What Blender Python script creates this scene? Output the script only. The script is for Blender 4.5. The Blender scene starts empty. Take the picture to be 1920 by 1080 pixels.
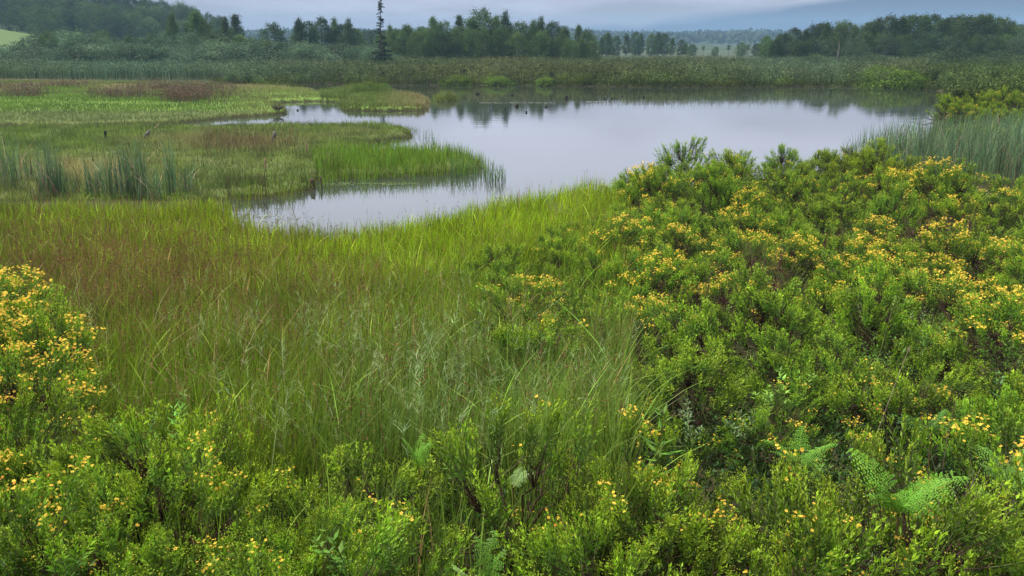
import bpy, math, random
import numpy as np
from mathutils import Vector

R = math.radians
# ------------------------------------------------------------------ camera
H_EYE, PITCH, FPX = 5.0, R(15.4), 1663.0
scene = bpy.context.scene
COL = scene.collection
cam = bpy.data.cameras.new('camera')
cam.sensor_width = 36; cam.lens = FPX / 1920 * 36
cam.clip_start = 0.05; cam.clip_end = 6000
camo = bpy.data.objects.new('camera', cam); COL.objects.link(camo)
camo.location = (0, 0, H_EYE); camo.rotation_euler = (R(90) - PITCH, 0, 0)
scene.camera = camo
# ------------------------------------------------------------------ sky
SUN_EL, SUN_ROT = R(62), R(-70)          # rotation measured from +Y, clockwise
world = bpy.data.worlds.new('World'); scene.world = world
world.use_nodes = True
nt = world.node_tree; N = nt.nodes; L = nt.links
N.clear()
out = N.new('ShaderNodeOutputWorld'); bg = N.new('ShaderNodeBackground')
bg.inputs['Strength'].default_value = 0.1
sky = N.new('ShaderNodeTexSky'); sky.sky_type = 'NISHITA'; sky.sun_disc = False
sky.sun_elevation = SUN_EL; sky.sun_rotation = SUN_ROT
sky.air_density = 1.2; sky.dust_density = 3.0
tc = N.new('ShaderNodeTexCoord'); sep = N.new('ShaderNodeSeparateXYZ')
L.new(tc.outputs['Generated'], sep.inputs[0])
def wmath(op, a, b=None, c=None, clamp=False):
    m = N.new('ShaderNodeMath'); m.operation = op; m.use_clamp = clamp
    for i, v in enumerate((a, b, c)):
        if v is None: continue
        if isinstance(v, (int, float)): m.inputs[i].default_value = v
        else: L.new(v, m.inputs[i])
    return m.outputs[0]
def wramp(fac, stops):
    r = N.new('ShaderNodeValToRGB'); L.new(fac, r.inputs[0])
    e = r.color_ramp.elements
    while len(e) > 2: e.remove(e[-1])
    for i, (p, c) in enumerate(stops):
        el = e[i] if i < 2 else e.new(p)
        el.position = p; el.color = (*c, 1)
    return r.outputs[0]
# overcast ceiling: brightness against elevation, broken up by soft noise
mp = N.new('ShaderNodeMapping'); mp.inputs['Scale'].default_value = (3.0, 3.0, 14.0)
L.new(tc.outputs['Generated'], mp.inputs[0])
nz = N.new('ShaderNodeTexNoise'); nz.inputs['Scale'].default_value = 2.2; nz.inputs['Detail'].default_value = 5
nz.inputs['Roughness'].default_value = 0.5
L.new(mp.outputs[0], nz.inputs['Vector'])
nzc = wmath('SUBTRACT', nz.outputs[0], 0.5)
elev = wmath('ADD', sep.outputs['Z'], wmath('MULTIPLY', nzc, 0.09))
cloud = wramp(elev, [(0.0, (.285, .28, .31)), (0.03, (.32, .305, .34)), (0.10, (.78, .80, .97)), (0.2, (.97, 1.03, 1.2)), (0.5, (.95, .94, .94)), (1.0, (1.0, .96, .92))])
cl10 = N.new('ShaderNodeMix'); cl10.data_type = 'RGBA'; cl10.blend_type = 'MULTIPLY'; cl10.inputs['Factor'].default_value = 1
CL = 8.6
cl10.inputs['B'].default_value = (CL, CL, CL, 1); L.new(cloud, cl10.inputs['A'])
# low slate-blue bank of rain cloud and rising ground far off to the right
az = wmath('ARCTAN2', sep.outputs['X'], sep.outputs['Y'])
top = wmath('MULTIPLY_ADD', az, 0.09, 0.015)
top = wmath('ADD', top, wmath('MULTIPLY', nzc, 0.035))
bank = wmath('DIVIDE', wmath('SUBTRACT', top, sep.outputs['Z']), 0.010, clamp=True)
bank = wmath('SMOOTH_MIN', bank, 1.0, 0.3)
left = wmath('DIVIDE', wmath('ADD', az, -0.02), 0.09, clamp=True)
back = wmath('DIVIDE', wmath('SUBTRACT', 1.3, az), 0.5, clamp=True)
bankf = wmath('MULTIPLY', wmath('MULTIPLY', bank, left), back, clamp=True)
mixb = N.new('ShaderNodeMix'); mixb.data_type = 'RGBA'
L.new(bankf, mixb.inputs['Factor']); L.new(cl10.outputs['Result'], mixb.inputs['A'])
mixb.inputs['B'].default_value = (.62, .80, 1.2, 1)
mixs = N.new('ShaderNodeMix'); mixs.data_type = 'RGBA'; mixs.inputs['Factor'].default_value = 0.95
L.new(sky.outputs[0], mixs.inputs['A']); L.new(mixb.outputs['Result'], mixs.inputs['B'])
L.new(mixs.outputs['Result'], bg.inputs['Color']); L.new(bg.outputs[0], out.inputs['Surface'])
# ------------------------------------------------------------------ sun behind cloud
sun = bpy.data.lights.new('sun', 'SUN'); sun.energy = 4.2; sun.angle = R(10); sun.color = (1, .96, .88)
suno = bpy.data.objects.new('sun', sun); COL.objects.link(suno)
sd = Vector((math.sin(SUN_ROT) * math.cos(SUN_EL), math.cos(SUN_ROT) * math.cos(SUN_EL), math.sin(SUN_EL)))
suno.rotation_euler = sd.to_track_quat('Z', 'Y').to_euler(); suno.location = (0, -5, 60)
scene.view_settings.view_transform = 'Standard'; scene.view_settings.look = 'None'
scene.view_settings.gamma = 1; scene.view_settings.exposure = 0.6
scene.cycles.max_bounces = 8; scene.cycles.diffuse_bounces = 2; scene.cycles.glossy_bounces = 2
scene.cycles.transmission_bounces = 3; scene.cycles.volume_bounces = 1
scene.cycles.use_denoising = True
scene.cycles.use_adaptive_sampling = True; scene.cycles.adaptive_threshold = 0.01

# ------------------------------------------------------------------ numpy helpers
rng = np.random.default_rng(11)
def ray(x, y):
    x = np.asarray(x, float); y = np.asarray(y, float)
    dx = (x - 960) / FPX; dy = (540 - y) / FPX
    return dx, math.cos(PITCH) + dy * math.sin(PITCH), -math.sin(PITCH) + dy * math.cos(PITCH)
def px_plane(x, y, z=0.0):
    dx, dy, dz = ray(x, y); t = (z - H_EYE) / dz
    return np.stack([dx * t, dy * t], -1)
def to_px(X, Y, Z):
    c, s = math.cos(PITCH), math.sin(PITCH)
    d = Y * c - (Z - H_EYE) * s; u = Y * s + (Z - H_EYE) * c
    return 960 + FPX * X / d, 540 - FPX * u / d
def waves(x, y, k, seed=0):
    r = np.random.default_rng(seed); o = 0
    for i in range(7):
        a = r.uniform(0, 6.28); f = k * r.uniform(.5, 2.2)
        o = o + np.sin((x * math.cos(a) + y * math.sin(a)) * f + r.uniform(0, 6.28) + 1.3 * np.sin((x * math.sin(a) - y * math.cos(a)) * f * .6))
    return o / 7
def in_poly(P, poly):
    x, y = P[:, 0], P[:, 1]; c = np.zeros(len(P), bool); n = len(poly)
    for i in range(n):
        x1, y1 = poly[i]; x2, y2 = poly[(i + 1) % n]
        if y1 == y2: continue
        m = ((y1 > y) != (y2 > y)) & (x < (x2 - x1) * (y - y1) / (y2 - y1) + x1)
        c ^= m
    return c
def poly_dist(P, poly):
    best = np.full(len(P), 1e9); n = len(poly)
    for i in range(n):
        a = poly[i]; b = poly[(i + 1) % n]; ab = b - a
        t = np.clip(((P - a) @ ab) / max(ab @ ab, 1e-9), 0, 1)
        d = np.hypot(P[:, 0] - a[0] - t * ab[0], P[:, 1] - a[1] - t * ab[1])
        best = np.minimum(best, d)
    return best
def densify(poly, amp, seed):
    out = []; n = len(poly)
    for i in range(n):
        a, b = poly[i], poly[(i + 1) % n]; L_ = np.hypot(*(b - a))
        dist = np.hypot(*((a + b) / 2)); st = max(0.4, dist * .02); k = int(min(40, max(1, L_ / st)))
        for j in range(k): out.append(a + (b - a) * j / k)
    P = np.array(out); d = np.hypot(P[:, 0], P[:, 1])
    s = amp * d
    P = P + np.stack([waves(P[:, 0], P[:, 1], 1.1, seed) * s, waves(P[:, 0], P[:, 1], 1.1, seed + 1) * s * 1.4], -1)
    return P
# pond outline, traced as the waterline on the ground
W_PX = [(425, 158), (640, 159), (960, 160), (1250, 164), (1500, 162), (1700, 164), (1762, 171), (1772, 190), (1752, 222),
        (1740, 262), (1690, 292), (1600, 322), (1500, 338), (1350, 348), (1200, 362), (1110, 382), (1000, 405), (860, 436),
        (740, 468), (620, 486), (500, 474), (435, 438), (405, 400), (405, 378), (520, 370), (590, 356), (595, 338), (720, 333),
        (850, 326), (905, 318), (900, 302), (860, 292), (780, 290), (700, 286), (688, 268), (745, 262), (775, 257), (770, 244),
        (700, 239), (560, 239), (430, 240), (320, 242), (0, 246), (-300, 248), (-300, 237), (0, 236), (150, 238), (330, 232),
        (420, 222), (500, 217), (540, 213), (537, 204), (505, 194), (590, 190), (640, 193), (640, 207), (720, 209), (800, 207),
        (806, 196), (800, 186), (740, 176), (660, 168), (600, 176), (570, 168), (430, 162)]
WP = densify(px_plane([p[0] for p in W_PX], [p[1] for p in W_PX]), .0032, 5)
ISLET = densify(px_plane([815, 835, 858, 858, 835, 815], [190, 191, 189, 184, 182, 184]), .0005, 8)
def water_sd(P):
    """positive on land = metres from the water, negative in water"""
    d = poly_dist(P, WP); w = in_poly(P, WP)
    di = poly_dist(P, ISLET); wi = in_poly(P, ISLET)
    return np.where(wi, di, np.where(w, -np.minimum(d, di), np.minimum(d, 1e9)))
def land_h(x, y):
    r = np.hypot(x, y)
    h = np.interp(r, [0, 2, 4, 6, 9, 12, 16, 20, 23, 30, 100, 180, 400, 900, 3000], [3.3, 2.75, 2.25, 1.8, 1.32, .95, .58, .34, .25, .22, .25, .5, 1.5, 3, 3])
    h = h + waves(x, y, .9, 3) * np.interp(r, [0, 10, 30, 100], [.1, .1, .06, .05])
    # wooded hill far to the left
    hl = 40 * np.exp(-(((x + 330) / 120) ** 2 + ((y - 460) / 130) ** 2) * .8)
    h = h + hl + 6.5 * np.exp(-(((x + 195) / 38) ** 2 + ((y - 300) / 38) ** 2))
    h = h + np.interp(y, [0, 1000, 1500, 1900, 3000], [0, 0, 17, 22, 22]) * (.75 + .25 * np.sin(x * .006 + 1) * np.cos(x * .011))
    return h
def ground_z(P):
    sd_ = water_sd(P); lh = land_h(P[:, 0], P[:, 1])
    k = np.clip(sd_ / (.35 + lh * 1.6), 0, 1); k = k * k * (3 - 2 * k)
    z = np.where(sd_ > 0, .03 + lh * k, np.maximum(-.6, sd_ * .35) - .02)
    return z
def px_surf(x, y, off=0.0):
    """where the sight line of a pixel meets the surface `off` metres above the ground"""
    dx, dy, dz = [float(v) for v in ray(x, y)]
    t = np.geomspace(1.5, 900, 900); P = np.stack([dx * t, dy * t], -1)
    g = ground_z(P) + off - (H_EYE + dz * t); i = int(np.argmax(g > 0))
    return P[i]

def mesh_obj(name, V, F, mat, col=None, parent=None, smooth=False, nper=None):
    """V (n,3); F list of int arrays (m,k)"""
    me = bpy.data.meshes.new(name)
    if not isinstance(F, (list, tuple)): F = [F]
    F = [f for f in F if len(f)]
    me.vertices.add(len(V)); me.vertices.foreach_set('co', np.ascontiguousarray(V, np.float32).ravel())
    tot = sum(f.size for f in F); npoly = sum(len(f) for f in F)
    me.loops.add(tot); me.polygons.add(npoly)
    me.loops.foreach_set('vertex_index', np.concatenate([f.ravel() for f in F]).astype(np.int32))
    sizes = np.concatenate([np.full(len(f), f.shape[1]) for f in F])
    me.polygons.foreach_set('loop_start', np.concatenate([[0], np.cumsum(sizes)[:-1]]).astype(np.int32))
    if smooth: me.polygons.foreach_set('use_smooth', np.ones(npoly, bool))
    if col is not None:
        a = me.color_attributes.new('Col', 'FLOAT_COLOR', 'POINT')
        c = np.ones((len(V), 4), np.float32); c[:, :3] = col; a.data.foreach_set('color', c.ravel())
    me.update(calc_edges=True); me.validate()
    me.materials.append(mat)
    o = bpy.data.objects.new(name, me); COL.objects.link(o); o.parent = parent
    return o
class Acc:
    def __init__(s): s.V = []; s.C = []; s.F = {}; s.n = 0
    def add(s, V, F, C):
        if len(V) == 0: return
        s.V.append(V); C = np.broadcast_to(C, (len(V), 3)); s.C.append(C)
        for f in (F if isinstance(F, list) else [F]):
            if len(f): s.F.setdefault(f.shape[1], []).append(f + s.n)
        s.n += len(V)
    def build(s, name, mat, parent=None, smooth=False):
        return mesh_obj(name, np.concatenate(s.V), [np.concatenate(v) for v in s.F.values()], mat, np.concatenate(s.C), parent, smooth)
def unit(v): return v / np.maximum(np.linalg.norm(v, axis=-1, keepdims=True), 1e-9)
def rhombs(P, D, S, length, width, col, mid=.45, fold=0.0):
    """leaf shapes: base P, direction D, side S"""
    n = len(P); length = np.broadcast_to(length, n)[:, None]; width = np.broadcast_to(width, n)[:, None]
    D = unit(D); S = unit(S - D * (S * D).sum(-1, keepdims=True)); Nn = np.cross(D, S)
    m = P + D * length * mid
    V = np.stack([P, m + S * width / 2 + Nn * width * fold, P + D * length, m - S * width / 2 + Nn * width * fold], 1).reshape(-1, 3)
    F = (np.arange(n) * 4)[:, None] + np.array([[0, 1, 2, 3]])
    if fold: F = np.concatenate([(np.arange(n) * 4)[:, None] + np.array([[0, 1, 2]]), (np.arange(n) * 4)[:, None] + np.array([[0, 2, 3]])])
    C = np.repeat(np.broadcast_to(col, (n, 3)), 4, 0)
    return V, F, C
def blades(P, h, w, az, lean, cb, ct, segs=3, face=None, bend=2.0, r=rng):
    n = len(P); h = np.broadcast_to(h, n); w = np.broadcast_to(w, n); lean = np.broadcast_to(lean, n)
    ld = np.stack([np.cos(az), np.sin(az), np.zeros(n)], -1)
    fa = r.uniform(0, 6.28, n) if face is None else face
    sd_ = np.stack([np.cos(fa), np.sin(fa), np.zeros(n)], -1)
    cb = np.broadcast_to(cb, (n, 3)); ct = np.broadcast_to(ct, (n, 3)); Vs = []; Cs = []
    for i in range(segs + 1):
        t = i / segs
        c = P + ld * (h * lean * t ** bend)[:, None]; c = c.copy(); c[:, 2] += h * t * (1 - .35 * np.minimum(lean, 1) * t)
        col = cb * (1 - t) + ct * t
        if i == segs: Vs.append(c); Cs.append(col)
        else:
            ww = (w * (1 - .75 * t ** 1.6) / 2)[:, None]
            Vs += [c - sd_ * ww, c + sd_ * ww]; Cs += [col, col]
    V = np.stack(Vs, 1); k = V.shape[1]; base = (np.arange(n) * k)[:, None]
    Q = [base + np.array([[2 * i, 2 * i + 1, 2 * i + 3, 2 * i + 2]]) for i in range(segs - 1)]
    T = base + np.array([[2 * segs - 2, 2 * segs - 1, 2 * segs]])
    return V.reshape(-1, 3), ([np.concatenate(Q)] if Q else []) + [T], np.stack(Cs, 1).reshape(-1, 3)
def tubes(paths, radii, sides=4):
    """paths (n,k,3) radii (n,k)"""
    n, k, _ = paths.shape
    d = np.gradient(paths, axis=1); d = unit(d)
    up = np.where(np.abs(d[..., 2:3]) > .9, np.array([1., 0, 0]), np.array([0, 0, 1.]))
    a = unit(np.cross(d, up)); b = np.cross(d, a)
    an = np.arange(sides) / sides * 2 * np.pi
    ring = paths[:, :, None] + radii[:, :, None, None] * (a[:, :, None] * np.cos(an)[:, None] + b[:, :, None] * np.sin(an)[:, None])
    V = ring.reshape(-1, 3)
    i, j, s_ = np.meshgrid(np.arange(n), np.arange(k - 1), np.arange(sides), indexing='ij')
    o = (i * k + j) * sides; s2 = (s_ + 1) % sides
    F = np.stack([o + s_, o + s2, o + sides + s2, o + sides + s_], -1).reshape(-1, 4)
    return V, F
def jit(c, n, amt, r=rng):
    c = np.broadcast_to(np.asarray(c, float), (n, 3)); return np.clip(c * (1 + r.normal(0, amt, (n, 1))) * (1 + r.normal(0, amt * .45, (n, 3))), .002, .95)
def mixc(a, b, t):
    return np.asarray(a) * (1 - t[:, None]) + np.asarray(b) * t[:, None]

# ------------------------------------------------------------------ tagging
def tag(o, label=None, cat=None, group=None, kind=None):
    if label: o['label'] = label
    if cat: o['category'] = cat
    if group: o['group'] = group
    if kind: o['kind'] = kind
    return o
def thing(name, label, cat, loc=(0, 0, 0), group=None):
    o = bpy.data.objects.new(name, None); COL.objects.link(o); o.location = loc; o.empty_display_size = .2
    return tag(o, label, cat, group)
def dup(root, loc, rz, sc, label, group, tint=None, cat=None):
    r_ = root.copy(); COL.objects.link(r_); r_.location = loc; r_.rotation_euler = (0, 0, rz); r_.scale = sc
    r_['label'] = label
    if group: r_['group'] = group
    if cat: r_['category'] = cat
    for ch in root.children:
        c = ch.copy(); COL.objects.link(c); c.parent = r_
        if tint is not None and c.name.split('.')[0] in ('foliage', 'crown', 'leaves', 'fronds'): c.color = (*tint, 1)
        for g in ch.children:
            d = g.copy(); COL.objects.link(d); d.parent = c
    return r_
ONES = ['', 'first', 'second', 'third', 'fourth', 'fifth', 'sixth', 'seventh', 'eighth', 'ninth', 'tenth', 'eleventh', 'twelfth', 'thirteenth',
        'fourteenth', 'fifteenth', 'sixteenth', 'seventeenth', 'eighteenth', 'nineteenth']
TENS = {2: ('twenty', 'twentieth'), 3: ('thirty', 'thirtieth'), 4: ('forty', 'fortieth'), 5: ('fifty', 'fiftieth'), 6: ('sixty', 'sixtieth'), 7: ('seventy', 'seventieth'), 8: ('eighty', 'eightieth'), 9: ('ninety', 'ninetieth')}
def ordinal(n):
    if n < 20: return ONES[n]
    t, o = divmod(n, 10); return TENS[t][1] if o == 0 else TENS[t][0] + '-' + ONES[o]

# ------------------------------------------------------------------ materials
def mat_new(name):
    m = bpy.data.materials.new(name); m.use_nodes = True; t = m.node_tree; t.nodes.clear()
    o = t.nodes.new('ShaderNodeOutputMaterial'); return m, t, o
def foliage_mat(name, transl=.35, rough=.55, spec=.25, nscale=3.0, namt=.35, bright=1.0):
    m, t, o = mat_new(name); n, l = t.nodes, t.links
    at = n.new('ShaderNodeAttribute'); at.attribute_name = 'Col'
    oi = n.new('ShaderNodeObjectInfo')
    mu = n.new('ShaderNodeMix'); mu.data_type = 'RGBA'; mu.blend_type = 'MULTIPLY'; mu.inputs['Factor'].default_value = 1
    l.new(at.outputs['Color'], mu.inputs['A']); l.new(oi.outputs['Color'], mu.inputs['B'])
    ge = n.new('ShaderNodeNewGeometry'); nz = n.new('ShaderNodeTexNoise'); nz.inputs['Scale'].default_value = nscale; nz.inputs['Detail'].default_value = 2
    l.new(ge.outputs['Position'], nz.inputs['Vector'])
    mr = n.new('ShaderNodeMapRange'); mr.inputs['From Min'].default_value = .3; mr.inputs['From Max'].default_value = .7
    mr.inputs['To Min'].default_value = (1 - namt) * bright; mr.inputs['To Max'].default_value = (1 + namt) * bright; l.new(nz.outputs[0], mr.inputs['Value'])
    hv = n.new('ShaderNodeHueSaturation'); l.new(mu.outputs['Result'], hv.inputs['Color']); l.new(mr.outputs[0], hv.inputs['Value'])
    pb = n.new('ShaderNodeBsdfPrincipled'); pb.inputs['Roughness'].default_value = rough; pb.inputs['Specular IOR Level'].default_value = spec
    l.new(hv.outputs[0], pb.inputs['Base Color'])
    tr = n.new('ShaderNodeBsdfTranslucent'); l.new(hv.outputs[0], tr.inputs['Color'])
    mx = n.new('ShaderNodeMixShader'); mx.inputs[0].default_value = transl
    l.new(pb.outputs[0], mx.inputs[1]); l.new(tr.outputs[0], mx.inputs[2]); l.new(mx.outputs[0], o.inputs['Surface'])
    return m
M_LEAF = foliage_mat('shrub_leaf', .22, .55, .15)
M_GRASS = foliage_mat('grass_blade', .22, .55, .15, nscale=.8, namt=.25)
M_FAR = foliage_mat('far_foliage', .25, .8, .1, nscale=.25, namt=.3)
M_REED = foliage_mat('reed', .3, .45, .3, nscale=1.2, namt=.2)
M_PETAL = foliage_mat('petal', .3, .6, .1, namt=.1)
M_BARK = foliage_mat('bark', 0, .85, .1, nscale=8, namt=.3)
def ground_mat():
    m, t, o = mat_new('marsh_ground'); n, l = t.nodes, t.links
    ge = n.new('ShaderNodeNewGeometry')
    n1 = n.new('ShaderNodeTexNoise'); n1.inputs['Scale'].default_value = .6; n1.inputs['Detail'].default_value = 8; l.new(ge.outputs['Position'], n1.inputs['Vector'])
    n2 = n.new('ShaderNodeTexNoise'); n2.inputs['Scale'].default_value = 12; n2.inputs['Detail'].default_value = 6; l.new(ge.outputs['Position'], n2.inputs['Vector'])
    r1 = n.new('ShaderNodeValToRGB'); e = r1.color_ramp.elements
    e[0].position = .35; e[0].color = (.02, .022, .008, 1); e[1].position = .65; e[1].color = (.045, .06, .015, 1); l.new(n1.outputs[0], r1.inputs[0])
    r2 = n.new('ShaderNodeValToRGB'); e = r2.color_ramp.elements
    e[0].position = .4; e[0].color = (.025, .02, .012, 1); e[1].position = .7; e[1].color = (.08, .06, .03, 1); l.new(n2.outputs[0], r2.inputs[0])
    mx = n.new('ShaderNodeMix'); mx.data_type = 'RGBA'; mx.inputs['Factor'].default_value = .45
    l.new(r1.outputs[0], mx.inputs['A']); l.new(r2.outputs[0], mx.inputs['B'])
    at = n.new('ShaderNodeAttribute'); at.attribute_name = 'Col'      # meadow and turf cover, alpha-like weight in red of second layer
    m2 = n.new('ShaderNodeMix'); m2.data_type = 'RGBA'
    l.new(at.outputs['Alpha'], m2.inputs['Factor']); l.new(mx.outputs['Result'], m2.inputs['A']); l.new(at.outputs['Color'], m2.inputs['B'])
    pb = n.new('ShaderNodeBsdfPrincipled'); pb.inputs['Roughness'].default_value = .9; pb.inputs['Specular IOR Level'].default_value = .1
    l.new(m2.outputs['Result'], pb.inputs['Base Color'])
    bp = n.new('ShaderNodeBump'); bp.inputs['Strength'].default_value = .6; bp.inputs['Distance'].default_value = .05; l.new(n2.outputs[0], bp.inputs['Height']); l.new(bp.outputs[0], pb.inputs['Normal'])
    l.new(pb.outputs[0], o.inputs['Surface']); return m
def water_mat():
    m, t, o = mat_new('pond_water'); n, l = t.nodes, t.links
    ge = n.new('ShaderNodeNewGeometry'); mp = n.new('ShaderNodeMapping'); mp.inputs['Scale'].default_value = (.2, 1.6, 1); l.new(ge.outputs['Position'], mp.inputs[0])
    n1 = n.new('ShaderNodeTexNoise'); n1.inputs['Scale'].default_value = 1.2; n1.inputs['Detail'].default_value = 3; l.new(mp.outputs[0], n1.inputs['Vector'])
    bp = n.new('ShaderNodeBump'); bp.inputs['Strength'].default_value = .07; bp.inputs['Distance'].default_value = .04; l.new(n1.outputs[0], bp.inputs['Height'])
    n2 = n.new('ShaderNodeTexNoise'); n2.inputs['Scale'].default_value = .12; n2.inputs['Detail'].default_value = 3; l.new(mp.outputs[0], n2.inputs['Vector'])
    mr = n.new('ShaderNodeMapRange'); mr.inputs['From Min'].default_value = .45; mr.inputs['From Max'].default_value = .62
    mr.inputs['To Min'].default_value = .01; mr.inputs['To Max'].default_value = .05; l.new(n2.outputs[0], mr.inputs['Value'])
    pb = n.new('ShaderNodeBsdfPrincipled'); pb.inputs['Base Color'].default_value = (.03, .035, .03, 1)
    pb.inputs['IOR'].default_value = 1.5; l.new(mr.outputs[0], pb.inputs['Roughness']); l.new(bp.outputs[0], pb.inputs['Normal'])
    l.new(pb.outputs[0], o.inputs['Surface']); return m
M_GROUND = ground_mat(); M_WATER = water_mat()

# ------------------------------------------------------------------ ground sheet
def build_ground():
    a = np.concatenate([np.linspace(-180, -40, 40, endpoint=False), np.linspace(-40, 40, 520), np.linspace(40, 180, 41)[1:]])
    a = np.radians(a)
    r_ = np.concatenate([np.geomspace(.4, 20, 130, endpoint=False), np.geomspace(20, 130, 330, endpoint=False), np.geomspace(130, 3000, 110)])
    Aa, Rr = np.meshgrid(a, r_); P = np.stack([np.sin(Aa) * Rr, np.cos(Aa) * Rr], -1).reshape(-1, 2)
    z = ground_z(P); V = np.concatenate([P, z[:, None]], -1); nc = len(a)
    i, j = np.meshgrid(np.arange(len(r_) - 1), np.arange(nc - 1), indexing='ij'); o = i * nc + j
    F = np.stack([o, o + 1, o + nc + 1, o + nc], -1).reshape(-1, 4)[:, ::-1]
    c0 = len(V); V = np.concatenate([V, [[0, 0, z[:nc].mean()]]]); jj = np.arange(nc - 1)
    T = np.stack([np.full(nc - 1, c0), jj, jj + 1], -1)[:, ::-1]
    o = mesh_obj('ground', V, [F, T], M_GROUND, smooth=True)
    me = o.data; at = me.color_attributes.new('Col', 'FLOAT_COLOR', 'POINT'); c = np.zeros((len(V), 4), np.float32)
    x, y = V[:, 0], V[:, 1]; px, py = to_px(x, np.maximum(y, .01), V[:, 2])
    land = V[:, 2] > .1
    def put(mask, col, w):
        c[mask, :3] = col; c[mask, 3] = w
    put(land & (y > 28) & (y < 70) & (x < 0), (.10, .13, .035), .8)
    put(land & (y > 66) & (y < 108) & (x < -6), (.13, .21, .04), .9)
    put(land & (y >= 108) & (y < 230), (.03, .045, .018), .8)
    put(y >= 230, (.035, .055, .025), 1); put((y > 230) & (y < 480) & (x > 20) & (x < 130), (.05, .07, .045), 1)
    put((y > 240) & (y < 335) & (x < -140), (.085, .13, .04), 1)
    put((y > 210) & (y < 290) & (x > 110), (.13, .2, .05), 1)
    c[~land, 3] = 0
    at.data.foreach_set('color', c.ravel())
    tag(o, kind='structure'); return o
build_ground()
wv = np.array([[-190, 6, 0], [190, 6, 0], [190, 140, 0], [-190, 140, 0]], float)
tag(mesh_obj('water', wv, np.array([[0, 1, 2, 3]]), M_WATER), kind='structure')

# ------------------------------------------------------------------ scattering
def poly_world(px, off=0.0):
    return np.array([px_surf(x, y, off) for x, y in px])
def scatter(poly, n, r=rng, dens=None):
    """n points in a world polygon; dens: function(P)->0..1 keep"""
    lo, hi = poly.min(0), poly.max(0); out = []; k = 0; tries = 0
    while k < n and tries < 400:
        P = r.uniform(lo, hi, (max(n, 2000), 2)); P = P[in_poly(P, poly)]
        if dens is not None: P = P[r.uniform(0, 1, len(P)) < dens(P)]
        out.append(P); k += len(P); tries += 1
    P = np.concatenate(out)[:n]; return P
def with_z(P, lift=0.0):
    return np.concatenate([P, np.maximum(ground_z(P), -.1)[:, None] + lift], -1)

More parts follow.
